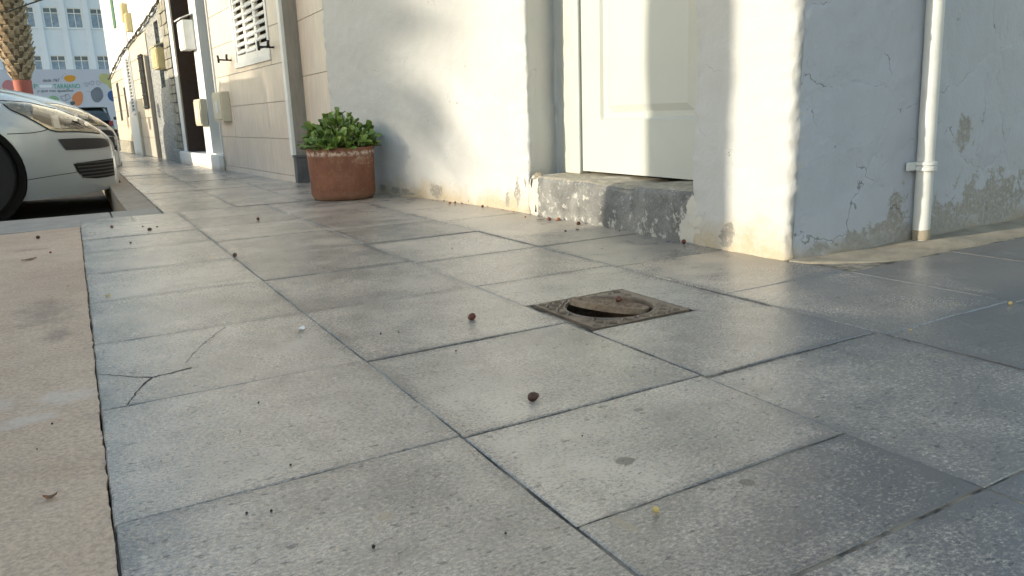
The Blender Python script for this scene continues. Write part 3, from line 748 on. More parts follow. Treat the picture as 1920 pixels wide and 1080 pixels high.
tag(hook(15.95), 'black iron shutter hook left of the louvred window', 'hook'); tag(hook(13.15), 'black iron shutter hook right of the louvred window, by the pilaster', 'hook')
# turned white baluster hanging beside the pilaster
m = MB(); pr_ = [(.001, 2.03), (.06, 2.03), (.06, 2.17), (.035, 2.19), (.05, 2.22), (.03, 2.25), (.045, 2.33), (.05, 2.38), (.03, 2.45), (.028, 2.50), (.042, 2.53), (.03, 2.56), (.055, 2.585), (.06, 2.59), (.06, 2.69), (.001, 2.69)]
m.lathe(pr_, 20, 3.385, 12.37); b = m.build('baluster', 'white_paint', angle=35); tag(b, 'small white turned baluster fixed on the grey pilaster', 'ornament')

# meter boxes, letter boxes
def wallbox(name, s0, s1, z0, z1, d, mat, label, cat, slot=None, roof=False, o0=0.02):
    e = empty(name, Vector(W((s0+s1)/2, o0, z0))*S); tag(e, label, cat)
    m = MB(); fbox(m, s0, s1, o0, o0+d, z0, z1); m.build('box', mat, e, bevel=0.004)
    m = MB(); fbox(m, s0+.04, s1-.04, o0+d, o0+d+.018, z0+.04, z1-.04); dd = m.build('lid', mat, e, bevel=0.002)
    c = (s0+s1)/2; zc = (z0+z1)/2
    m = MB(); fbox(m, c-(s1-s0)*.16, c+(s1-s0)*.16, o0+d+.018, o0+d+.026, zc-(z1-z0)*.22, zc+(z1-z0)*.2); m.build('label_plate', slot or mat, dd, bevel=0.001)
    if roof:
        m = MB(); vs = [W(s, o, z) for s in (s0-.03, s1+.03) for o, z in ((o0, z1+.12), (o0+d+.05, z1+.01), (o0+d+.05, z1+.035), (o0, z1+.145))]
        m.add(vs, [(0, 1, 2, 3), (7, 6, 5, 4), (0, 4, 5, 1), (1, 5, 6, 2), (2, 6, 7, 3), (3, 7, 4, 0)]); m.build('lid_roof', mat, e)
    return e
wallbox('meter_box', 16.45, 17.2, 1.02, 1.60, .16, 'cream_plastic', 'cream meter box on the beige tiles left of the louvred window', 'meter box', 'pipe_paint')
wallbox('meter_box', 18.42, 19.08, 0.94, 1.52, .13, 'cream_plastic', 'cream meter box on the white door pillar, left of the black opening', 'meter box', 'pipe_paint', o0=.06)
wallbox('letter_box', 18.75, 19.35, 2.60, 3.22, .22, 'white_paint', 'white letter box with a sloping lid on the pillar beside the brown door', 'letter box', None, True, o0=.06)
wallbox('letter_box', 22.7, 23.5, 2.45, 2.98, .22, 'yellow_box', 'yellow letter box on the speckled stone facade', 'letter box', None, True)

# entrance house: white pillars, dark door and black opening
eh = empty('entrance_house', u3(2.8, 17.5)); tag(eh, 'white fronted house with a dark brown panelled door and a tall black opening', 'house')
holes = [(17.5, 18.40, .33, 5.3), (19.08, 21.30, .29, 5.3)]
m = MB(); fwall(m, 17.46, 21.72, -.2, 12, holes, -1.5, 0.05); m.build('wall', 'house_white', eh)
m = MB(); fbox(m, 17.40, 21.76, 0.052, 0.17, -.2, .31); m.build('plinth', 'house_white', eh, bevel=0.012)
m = MB(); fbox(m, 17.5, 18.40, -1.4, -.35, .33, 5.3); m.build('black_gate', 'black_void', eh)
m = MB(); fbox(m, 19.08, 21.30, -1.4, -.42, .29, 5.3); bd = m.build('door', 'wood_dark', eh)
for (a, b, c, d) in [(19.25, 19.95, .5, 1.2), (19.25, 19.95, 1.35, 1.9), (19.25, 19.95, 2.05, 3.2), (20.3, 21.1, .5, 1.2), (20.3, 21.1, 1.35, 1.9), (20.3, 21.1, 2.05, 3.2), (19.25, 19.95, 3.4, 4.6), (20.3, 21.1, 3.4, 4.6)]:
    m = MB(); fbox(m, a, b, -.42, -.38, c, d); m.build('panel', 'wood_brown', bd, bevel=0.006)
m = MB(); m.tube([W(20.1, -.42, 2.0), W(20.1, -.33, 2.0), W(20.0, -.33, 1.97)], .03, 8); m.build('handle', 'brass', bd, smooth=True)
m = MB(); fbox(m, 21.12, 21.297, -.415, .045, .295, 5.29); m.build('door_reveal', 'wood_dark', eh)

# granite faced house
gh = empty('granite_house', u3(2.5, 21.8)); tag(gh, 'house front faced in speckled grey stone with a narrow dark window', 'house')
AW = (23.45, 24.1, 2.0, 3.75)
m = MB(); fwall(m, 21.76, 25.6, -.2, 3.95, [AW], -1.2, 0.0); m.build('wall', 'granite', gh)
m = MB(); fbox(m, 23.4, 24.15, -.5, -.25, 1.9, 3.8); m.build('window_pane', 'car_glass', gh)
m = MB(); fwall(m, 21.76, 25.6, 3.95, 12, [], -1.2, 0.01); m.build('upper_wall', 'house_white', gh)
random.seed(3)
z = 0.35
while z < 3.8:
    h = random.uniform(.16, .3); s = 21.8
    while s < 22.5:
        w_ = random.uniform(.3, .5); m = MB(); fbox(m, s+.01, s+w_-.01, 0.0, .05+random.uniform(0, .03), z+.01, z+h-.01); m.build('stone', 'rubble', gh, bevel=0.008); s += w_
    z += h
m = MB(); fbox(m, 21.78, 22.75, 0.0, .12, -.1, .34); m.build('stone_plinth', 'granite', gh, bevel=0.008)

# beige tiled house with a barred window
bh = empty('barred_window_house', u3(2.3, 25.6)); tag(bh, 'beige tiled house front with a dark barred window', 'house')
GW = (26.5, 27.3, 1.5, 3.1)
m = MB(); fwall(m, 25.62, 29.2, -.2, 3.7, [GW], -1.2, -.02); m.build('wall', 'grout', bh)
tiles(bh, 25.66, 29.2, 0.0, 3.68, 1.2, .61, [GW], 'tile_far', gap=.008)
m = MB(); fwall(m, 25.62, 29.2, 3.72, 12, [], -1.2, 0.01); m.build('upper_wall', 'house_white', bh)
m = MB(); fbox(m, GW[0], GW[1], -.4, -.3, GW[2], GW[3]); m.build('dark_interior', 'black_void', bh)
for i in range(6):
    s = GW[0]+.07+i*.132; m = MB(); m.tube([W(s, .06, GW[2]-.02), W(s, .06, GW[3]+.02)], .018, 6); m.build('window_bar', 'black_metal', bh)
for i in range(5):
    z = GW[2]+.05+i*.37; m = MB(); m.tube([W(GW[0]-.03, .07, z), W(GW[1]+.03, .07, z)], .018, 6); m.build('window_bar', 'black_metal', bh)
m = MB(); fbox(m, 25.62, 25.75, 0.02, .12, 0, 3.0); m.build('drain_trim', 'pilaster_stone', bh)
m = MB(); fbox(m, 28.75, 28.95, .02, .1, .0, 1.45); m.build('conduit', 'cream_plastic', bh, bevel=.003)

# white louvred house and tiled end house
lh = empty('louvred_white_house', u3(2.05, 29.2)); tag(lh, 'narrow white house front with a white louvred shutter', 'house')
LW = (29.35, 30.0, 1.45, 3.2)
m = MB(); fwall(m, 29.22, 31.2, -.2, 12, [LW], -1.2, 0.04); m.build('wall', 'house_white', lh)
m = MB(); fbox(m, *LW[:2], -.3, -.2, *LW[2:]); m.build('dark_interior', 'black_void', lh)
z = LW[2]+.05
while z < LW[3]-.05:
    m = MB(); vs = [W(s, o, z+q) for s in LW[:2] for o, q in ((.06, -.04), (.075, -.03), (-.02, .04), (-.035, .03))]
    m.add(vs, [(0, 1, 2, 3), (7, 6, 5, 4), (0, 4, 5, 1), (1, 5, 6, 2), (2, 6, 7, 3), (3, 7, 4, 0)]); m.build('slat', 'white_paint', lh); z += .11
m = MB(); fbox(m, LW[0]-.06, LW[0], -.02, .09, LW[2]-.08, LW[3]+.06); fbox(m, LW[1], LW[1]+.06, -.02, .09, LW[2]-.08, LW[3]+.06); fbox(m, LW[0], LW[1], -.02, .09, LW[2]-.08, LW[2]); m.build('shutter_frame', 'white_paint', lh)
nh = empty('end_house', u3(1.9, 31.2)); tag(nh, 'tiled house at the far end of the row, with a green shutter upstairs', 'house')
EW = (31.5, 32.0, 1.3, 2.35); EW2 = (33.2, 33.9, 1.2, 2.6); EG = (31.1+.2, 31.9, 4.4, 5.6)
m = MB(); fwall(m, 31.22, 35.3, -.2, 3.0, [EW, EW2], -1.2, -.02); m.build('wall', 'grout', nh)
tiles(nh, 31.24, 35.3, .45, 3.0, 1.02, .55, [EW, EW2], 'tile_far', gap=.008)
m = MB(); fbox(m, 31.22, 35.34, -.02, .06, -.1, .44); m.build('base_course', 'rubble', nh)
for q in (EW, EW2):
    m = MB(); fbox(m, q[0], q[1], -.3, -.12, q[2], q[3]); m.build('window_pane', 'car_glass', nh)
m = MB(); fwall(m, 31.22, 35.3, 3.02, 12, [], -1.2, .01); m.build('upper_wall', 'house_white', nh)
m = MB(); fbox(m, EG[0], EG[1], .01, .06, EG[2], EG[3]); m.build('green_shutter', 'green_paint', nh, bevel=.003)
for s in (27.75, 28.35):
    e = empty('junction_box', Vector(W(s, 0, 3.9))*S); m = MB(); fbox(m, s, s+.45, .02, .16, 3.9+(s-27.75)*.6, 4.45+(s-27.75)*.6); m.build('box', 'yellow_box', e, bevel=.004)
    m = MB(); fbox(m, s+.05, s+.4, .16, .175, 3.95+(s-27.75)*.6, 4.4+(s-27.75)*.6); m.build('lid', 'yellow_box', e, bevel=.002)
    tag(e, 'upper of two yellow junction boxes high on the white wall' if s > 28 else 'lower of two yellow junction boxes high on the white wall', 'junction box')
random.seed(8)
m = MB(); base = [(35.5, 2.82), (33.5, 3.1), (31.4, 3.39), (29.8, 3.5), (28.2, 3.6), (26.5, 3.74), (24.7, 3.9), (23.5, 4.0), (22.2, 4.12), (18, 4.6), (12.7, 5.6)]
for c in range(5):
    pts = []
    for (a, b) in zip(base, base[1:]):
        for j in range(6):
            t = j/6; pts.append(W(a[0]+(b[0]-a[0])*t, .06+random.uniform(0, .05), a[1]+(b[1]-a[1])*t+random.uniform(-.05, .05)))
    m.tube(pts, .015, 6)
cb = m.build('cable_bundle', 'cable'); tag(cb, 'dark bundle of cables sagging along the house fronts', 'cables')

# ------------------------------------------------------------------ terracotta pot with succulent
random.seed(21)
PX, PY = 2.935, 9.56
pp = empty('potted_plant', u3(PX, PY)); tag(pp, 'round terracotta pot with a leafy green succulent against the white wall', 'potted plant')
prof = [(r*.925, z) for r, z in [(.001, 0), (.385, 0), (.40, .008), (.425, .045), (.433, .07), (.437, .25), (.445, .45), (.450, .55), (.452, .585), (.456, .59), (.458, .63), (.452, .642), (.425, .642), (.415, .62), (.405, .5), (.4, .3)]]
m = MB(); m.lathe(prof, 72, PX, PY, lambda x, y, z: (x+.006*noise.noise((x*4, y*4, z*4)), y+.006*noise.noise((x*4, y*4, z*4+9)), z+.004*noise.noise((x*5, y*5, 3))*(z > .3)+0.006)); m.build('pot', 'terracotta', pp, smooth=True)
m = MB(); m.grid(24, 24, lambda a, b: (PX+.375*a*math.cos(b*2*math.pi), PY+.375*a*math.sin(b*2*math.pi), .575+.03*noise.noise((a*6, b*9, 1)))); m.build('soil', 'soil', pp, smooth=True)
def leaf_mesh():
    m = MB(1.0); prof = [(0, .004), (.18, .010), (.42, .021), (.66, .029), (.85, .026), (.96, .014), (1.0, .003)]; vs = []
    for t, wd in prof:
        for q in (-1, -.5, 0, .5, 1): vs.append((q*wd*0.5, t*.062, .010*math.sin(t*2.2)*t*1.2 + .006*q*q*(wd/.03) ))
    n = len(prof); m.add(vs, [(i*5+j, i*5+j+1, (i+1)*5+j+1, (i+1)*5+j) for i in range(n-1) for j in range(4)])
    return m.mesh('leaf', 'leaf', True, fix=False)
LM = leaf_mesh(); stems = MB(); nleaf = 0
tips = []
for k in range(52):
    for _ in range(60):
        a = random.uniform(0, 2*math.pi); r = math.sqrt(random.random())*.43; x, y = r*math.cos(a), r*math.sin(a)
        h = 1.00-(r/.45)**2*.28 + random.uniform(-.15, .02)
        h += .06*math.exp(-((x+.02)**2+y*y)/.03)
        if all((x-p[0])**2+(y-p[1])**2+(h-p[2])**2 > .085**2 for p in tips): break
    tips.append((x, y, max(.66, h)))
for (x, y, h) in tips:
    bx, by = x*.45, y*.45
    stems.tube([(PX+bx, PY+by, .56), (PX+x*.75, PY+y*.75, .56+(h-.56)*.55), (PX+x, PY+y, h)], [.014, .011, .008], 6)
    out = Vector((x*0.9, y*0.9, .45)).normalized()
    ax = out.to_track_quat('Z', 'Y')
    k = random.choice((5, 5, 6)); ph = random.uniform(0, 6.28)
    for i in range(k):
        if nleaf >= 296: break
        ang = ph+i*2.4; el = R(random.uniform(8, 62) if i < k-1 else random.uniform(60, 82)); sc = random.uniform(.5, 1.12)*(0.75 if i == k-1 else 1)
        q = ax.to_matrix().to_4x4() @ Matrix.Rotation(ang, 4, 'Z') @ Matrix.Rotation(el, 4, 'X')
        mw = Matrix.Translation(Vector((PX+x, PY+y, h-random.uniform(0, .05)))*S) @ q @ Matrix.Scale(sc, 4)
        link_mesh('leaf', LM, pp, mw); nleaf += 1
stems.build('stem', 'stem', pp, smooth=True)
m = MB(1.0)
for k in range(620):
    a = random.uniform(0, 2*math.pi); r = math.sqrt(random.random())*.40; x, y = r*math.cos(a), r*math.sin(a); h = random.uniform(.63, .97-(r/.42)**2*.26)
    q = Vector((x, y, .3)).normalized().to_track_quat('Z', 'Y').to_matrix().to_4x4() @ Matrix.Rotation(random.uniform(0, 6.3), 4, 'Z') @ Matrix.Rotation(R(random.uniform(5, 60)), 4, 'X')
    mw = Matrix.Translation(Vector((PX+x, PY+y, h))*S) @ q @ Matrix.Scale(random.uniform(.45, .85), 4)
    m.add([tuple(mw @ v.co) for v in LM.vertices], [tuple(p.vertices) for p in LM.polygons])
tag(m.build('inner_foliage', 'leaf', pp, smooth=True, fix=False), kind='stuff')

# ------------------------------------------------------------------ access cover in the pavement
ac = empty('access_cover', u3(2.29, 3.07)); tag(ac, 'square iron access frame with its round lid tilted into the hole', 'manhole cover')
AX, AY, HR = 2.29, 3.07, 0.222
x0, x1, y0, y1 = 2.0, 2.578, 2.792, 3.35; zt = 0.002
m = MB(); seg = 64; inner = []; outer = []
for i in range(seg):
    a = 2*math.pi*i/seg; c, s_ = math.cos(a), math.sin(a); inner.append((AX+HR*c, AY+HR*s_))
    t = min(((x1-AX) if c > 0 else (AX-x0))/max(abs(c), 1e-6), ((y1-AY) if s_ > 0 else (AY-y0))/max(abs(s_), 1e-6)); outer.append((AX+t*c, AY+t*s_))
for i, (cx_, cy_) in ((8, (x1, y1)), (24, (x0, y1)), (40, (x0, y0)), (56, (x1, y0))): outer[i] = (cx_, cy_)
vs = [(x, y, zt+.004*noise.noise((x*4, y*4, 0))) for x, y in inner] + [(x, y, zt+.006*noise.noise((x*4, y*4, 0))) for x, y in outer] + [(x, y, zt-.03) for x, y in outer] + [(x, y, zt-.075) for x, y in inner]
fs = []
for i in range(seg):
    j = (i+1) % seg; fs += [(i, j, seg+j, seg+i), (seg+i, seg+j, 2*seg+j, 2*seg+i), (j, i, 3*seg+i, 3*seg+j)]
m.add(vs, fs); fr = m.build('frame', 'iron', ac, angle=40)
m = MB(); m.lathe([(HR-.001, zt-.07), (HR-.02, zt-.07), (HR-.02, zt-.10), (HR+.0, zt-.2)], 48, AX, AY); m.build('seat_ring', 'rust', fr, angle=30)
m = MB()
random.seed(4)
def lug(m, cx, cy, ang, L=.021, wd=.0055, z=zt, h=.011):
    ca, sa = math.cos(ang), math.sin(ang)
    vs = [(cx+ca*a*L-sa*b*wd, cy+sa*a*L+ca*b*wd, z+q*h) for q, kk in ((0, 1), (1, .7)) for a, b in ((-kk, -kk), (kk, -kk), (kk, kk), (-kk, kk))]
    m.add(vs, [(0, 1, 5, 4), (1, 2, 6, 5), (2, 3, 7, 6), (3, 0, 4, 7), (4, 5, 6, 7)])
i = 0
for gx in range(14):
    for gy in range(14):
        x = x0+.03+gx*.049; y = y0+.028+gy*.049
        if random.random() < .18: continue
        if math.hypot(x-AX, y-AY) < HR+.028 or x > x1-.015 or y > y1-.015: continue
        lug(m, x, y, R(45 if (gx+gy) % 2 else -45))
tag(m.build('tread_lugs', 'iron', fr), kind='stuff')
m = MB(); m.lathe([(HR+.004, zt-.002), (HR+.006, zt+.006), (HR+.016, zt+.006), (HR+.018, zt-.002)], 64, AX, AY); m.build('raised_rim', 'iron', fr, smooth=True)
# lid, one side lifted towards the street
LR = HR-.016
def lidfn(x, y, z):
    p = Vector((x, y, z)); p = Matrix.Rotation(R(-9), 3, Vector((math.cos(R(-38)), math.sin(R(-38)), 0))) @ p
    p = Matrix.Rotation(R(7), 3, Vector((math.cos(R(52)), math.sin(R(52)), 0))) @ p
    return (p.x+AX+.016, p.y+AY+.022, p.z+zt+.012)
m = MB(); m.lathe([(.001, -.026), (LR*.9, -.026), (LR, -.024), (LR, .006), (LR-.008, .008), (LR-.02, .004), (.001, .004)], 56, 0, 0, lidfn); lid = m.build('lid', 'rust', ac, angle=40)
m = MB(); i = 0
for gx in range(-5, 6):
    for gy in range(-5, 6):
        if math.hypot(gx*.036, gy*.036) < LR-.03:
            t = MB(); lug(t, gx*.036, gy*.036, R(45 if (gx+gy) % 2 else -45), .015, .005, .004, .006); m.add([lidfn(*v) for v in t.v], t.f)
tag(m.build('tread_lugs', 'rust', lid), kind='stuff')
pit = MB(); a, b, c, d = MH
pit.add([(a, c, 0-.02), (b, c, -.02), (b, d, -.02), (a, d, -.02), (a, c, -.7), (b, c, -.7), (b, d, -.7), (a, d, -.7)], [(0, 1, 5, 4), (1, 2, 6, 5), (2, 3, 7, 6), (3, 0, 4, 7), (4, 5, 6, 7)])
pit.build('pit', 'pit_dark', ac, fix=False)

# ------------------------------------------------------------------ fallen dates and litter
random.seed(17)
def date_mesh(name, mat, r, el=1.25, wr=.08):
    m = MB(1.0); vs = []; nu, nv = 14, 9
    for j in range(nv+1):
        t = math.pi*j/nv
        for i in range(nu):
            a = 2*math.pi*i/nu; rr = r*math.sin(t)*(1-.12*math.cos(t)); p = Vector((rr*math.cos(a), rr*math.sin(a), r*el*math.cos(t)))
            p *= 1+wr*noise.noise(p*220)
            vs.append(p.zxy)
    m.add(vs, [(j*nu+i, j*nu+(i+1) % nu, (j+1)*nu+(i+1) % nu, (j+1)*nu+i) for j in range(nv) for i in range(nu)]); return m.mesh(name, mat, True)
def stalk_mesh(r):
    m = MB(1.0); m.lathe([(r*.5, r*1.02), (r*.42, r*1.25), (r*.1, r*1.33), (.0001, r*1.33)], 8, 0, 0, lambda x, y, z: (z, x, y)); return m.mesh('stalk_cap', 'dry_leaf', True)
DM = {k: date_mesh('date', k, .0066) for k in ('date_skin', 'date_red', 'date_orange')}; SM = stalk_mesh(.0066)
def date(x, y, label, mat='date_skin', sc=1.0, z=0.0, group=None):
    e = empty('fallen_date', (x*S, y*S, z*S)); e['local'] = 1; tag(e, label, 'palm fruit', group)
    a = random.uniform(0, 6.28); b = random.uniform(-.35, .35)
    mw = Matrix.Translation((0, 0, 0.0064*sc+.0005)) @ Matrix.Rotation(a, 4, 'Z') @ Matrix.Rotation(b, 4, 'Y') @ Matrix.Scale(sc, 4)
    o = link_mesh('fruit', DM[mat], e, mw); c = link_mesh('stalk_cap', SM, o); return e
date(1.603, 3.284, 'brown palm date on the slab left of the access cover', 'date_red', 1.05)
date(1.291, 2.182, 'brown palm date nearest the camera, alone in mid pavement', 'date_skin', 1.02)
date(0.955, 5.993, 'dark date sitting on the joint between the first two slab columns')
date(1.561, 8.117, 'dark date on the paving in front of the terracotta pot, to its left')
date(0.536, 8.097, 'dark date on the paving just short of the parking kerb')
date(0.23, 8.609, 'reddish date lying nearest the car, beside the concrete apron', 'date_red', .95)
date(3.80, 5.547, 'brown date at the foot of the door step', 'date_skin', 1.0)
date(3.762, 5.967, 'red date beside an orange one at the left end of the door step', 'date_red')
date(3.815, 5.90, 'orange shrivelled date at the left end of the door step', 'date_orange')
date(3.845, 4.235, 'dark red date at the right end of the door step', 'date_red', 1.05)
date(-0.397, 8.303, 'dark date lying on the beige concrete apron', 'date_skin')
date(3.72, 7.91, 'small dark date in the pair at the foot of the white wall', 'date_skin', .8); date(3.66, 7.93, 'paler date in the pair at the foot of the white wall', 'date_orange', .75)
date(3.78, 7.35, 'single date by the wall between the pot and the door step', 'date_red', .8)
date(2.38, 3.11, 'red date resting on the tilted lid of the access cover', 'date_red', 1.0, 0.006)
for (x, y) in [(-.279, 7.245), (.321, 7.329), (.62, 8.3), (.50, 8.45), (3.70, 6.3), (3.5, 5.3)]:
    date(x, y, 'tiny dried palm fruit scattered among the larger dates', 'date_orange' if random.random() < .4 else 'date_skin', .5, group='tiny dried palm fruits')
BM = date_mesh('berry', 'berry_black', .0019, 1.0, .2); BY = date_mesh('berry', 'berry_yellow', .0036, 1.0, .1)
for (x, y) in [(.318, 1.901), (.488, 1.591), (.456, 2.729), (.781, 1.471), (1.259, 1.833), (1.312, 2.86), (2.459, 2.167), (.428, 2.145), (.26, 1.925), (-.196, 2.941), (-.234, 2.721), (1.215, 3.282), (1.138, 3.317), (3.25, 4.45), (-.15, 5.6), (2.4, 5.2), (-.05, 8.5)]:
    o = link_mesh('black_seed', BM, None, Matrix.Translation((x*S, y*S, .0022)) @ Matrix.Scale(random.uniform(.45, 1.05), 4)); tag(o, 'tiny black seed speck lying on the paving', 'seed', 'black seeds on the paving')
o = link_mesh('yellow_berry', BY, None, Matrix.Translation((1.149*S, 1.351*S, .0045))); tag(o, 'small pale yellow berry on the slab near the bottom right', 'berry')
o = link_mesh('yellow_berry', BY, None, Matrix.Translation((3.878*S, 1.943*S, .002))); tag(o, 'yellow berry in the dark joint at the right edge', 'berry')
o = link_mesh('yellow_berry', BY, None, Matrix.Translation((3.10*S, 1.950*S, .0005)) @ Matrix.Scale(.6, 4)); tag(o, 'tiny yellow berry at the left end of the dark joint', 'berry')
def flake(name, x, y, L, wd, mat, label, cat, curl=.004, group=None):
    a = random.uniform(0, 3.1); m = MB(1.0)
    n = 9; vs = []
    for i in range(n):
        t = i/(n-1); q = math.sin(math.pi*min(1, max(.03, t)))**.6*wd*random.uniform(.8, 1.1)
        vs += [(t*L-L/2, -q, .0015+curl*(t-.5)**2*4), (t*L-L/2, 0, .001+curl*(t-.5)**2*3), (t*L-L/2, q, .002+curl*(t-.5)**2*4)]
    m.add(vs, [(3*i+j, 3*i+3+j, 3*i+4+j, 3*i+1+j) for i in range(n-1) for j in range(2)])
    m.add([(v[0], v[1], v[2]-.0006) for v in vs], [(3*i+1+j, 3*i+4+j, 3*i+3+j, 3*i+j) for i in range(n-1) for j in range(2)])
    o = m.build(name, mat, None, fix=False); o.location = (x*S, y*S, 0.0012); o.rotation_euler = (0, 0, a); tag(o, label, cat, group)
flake('paper_scrap', .843, 3.624, .022, .0065, 'paper', 'small torn scrap of white paper on a slab', 'paper')
flake('dry_leaf', -.19, 2.32, .014, .005, 'dry_leaf', 'small curled brown leaf on the concrete apron', 'leaf')
flake('dry_leaf', -.42, 7.0, .05, .008, 'dry_leaf', 'long brown husk lying flat on the far concrete apron', 'leaf', .002)
flake('dry_leaf', 3.72, 6.05, .04, .004, 'dry_leaf', 'thin dark twig of leaf beside the dates at the door step', 'leaf', .002)
flake('dry_leaf', 0.057, 5.085, .014, .006, 'berry_yellow', 'pale broken husk at the corner of a slab by the apron', 'leaf')
flake('dry_leaf', 3.62, 5.3, .012, .005, 'dry_leaf', 'small dark leaf fragment in front of the door step', 'leaf')
for k in range(14):
    y = random.uniform(4.3, 9.0); x = fx(y)-random.uniform(.02, .10)
    flake('leaf_crumb', x, y, random.uniform(.006, .018), random.uniform(.0015, .004), 'dry_leaf', 'crumb of dry leaf along the foot of the white wall', 'leaf', .003, 'dry crumbs along the wall foot')
for (x, y) in [(.64, 1.72), (.1, 2.4), (-.2, 4.0), (1.0, 2.6), (2.2, 1.7), (1.55, 1.18), (-.35, 2.6), (.35, 2.5)]:
    o = link_mesh('grit', BM, None, Matrix.Translation((x*S, y*S, .002)) @ Matrix.Scale(.7, 4)); o.material_slots[0].link = 'OBJECT'; o.material_slots[0].material = M['pebble']; tag(o, 'pale grain of grit on the pavement', 'grit', 'pale grains of grit')

# ------------------------------------------------------------------ cars
random.seed(2)
CW = 0.90
def lerp_tab(tab, x):
    if x <= tab[0][0]: return tab[0][1]
    for (a, va), (b, vb) in zip(tab, tab[1:]):
        if x <= b: t = (x-a)/(b-a); t = t*t*(3-2*t)*.35 + t*.65; return va+(vb-va)*t
    return tab[-1][1]
ZT = [(0, .47), (.03, .515), (.08, .565), (.15, .62), (.25, .69), (.35, .742), (.45, .785), (.6, .832), (.8, .885), (1.0, .93), (1.3, .965), (2.2, .99), (3.6, 1.0), (4.1, .99), (4.25, .93), (4.32, .7)]
ZB = [(0, .175), (.05, .155), (.3, .14), (.55, .13), (.8, .17), (1.5, .19), (3.0, .19), (3.8, .2), (4.32, .3)]
def plan(d):
    L = .80; p = 2.5; f = 1.0 if d >= L else max(0.0, 1-(1-d/L)**p)**(1/p)
    if d > 3.7: f *= max(0.0, 1-((d-3.7)/.66)**3.0)
    return CW*(.30+.70*f) if d < L else CW*f
ZC = .50
def half(d, z):
    zt, zb = lerp_tab(ZT, d), lerp_tab(ZB, d); w_ = plan(d); zc = min(ZC, zt-.08)
    if z >= zc:
        t = min(1, (z-zc)/(zt-zc)); return w_*max(0.0, 1-t**2.9)**(1/2.9)
    t = (zc-z)/(zc-zb); return w_*(1-.07*min(1, t)**2)
def section(d):
    zt, zb = lerp_tab(ZT, d), lerp_tab(ZB, d); zc = min(ZC, zt-.08); pts = []
    for i in range(9): z = zb+(zc-zb)*i/8; pts.append((half(d, z), z))
    n = 22
    for i in range(1, n+1):
        a = math.pi/2*i/n; z = zc+(zt-zc)*math.sin(a)**(2/2.9); pts.append((plan(d)*math.cos(a)**(2/2.9) if i < n else 0.0, z))
    return pts
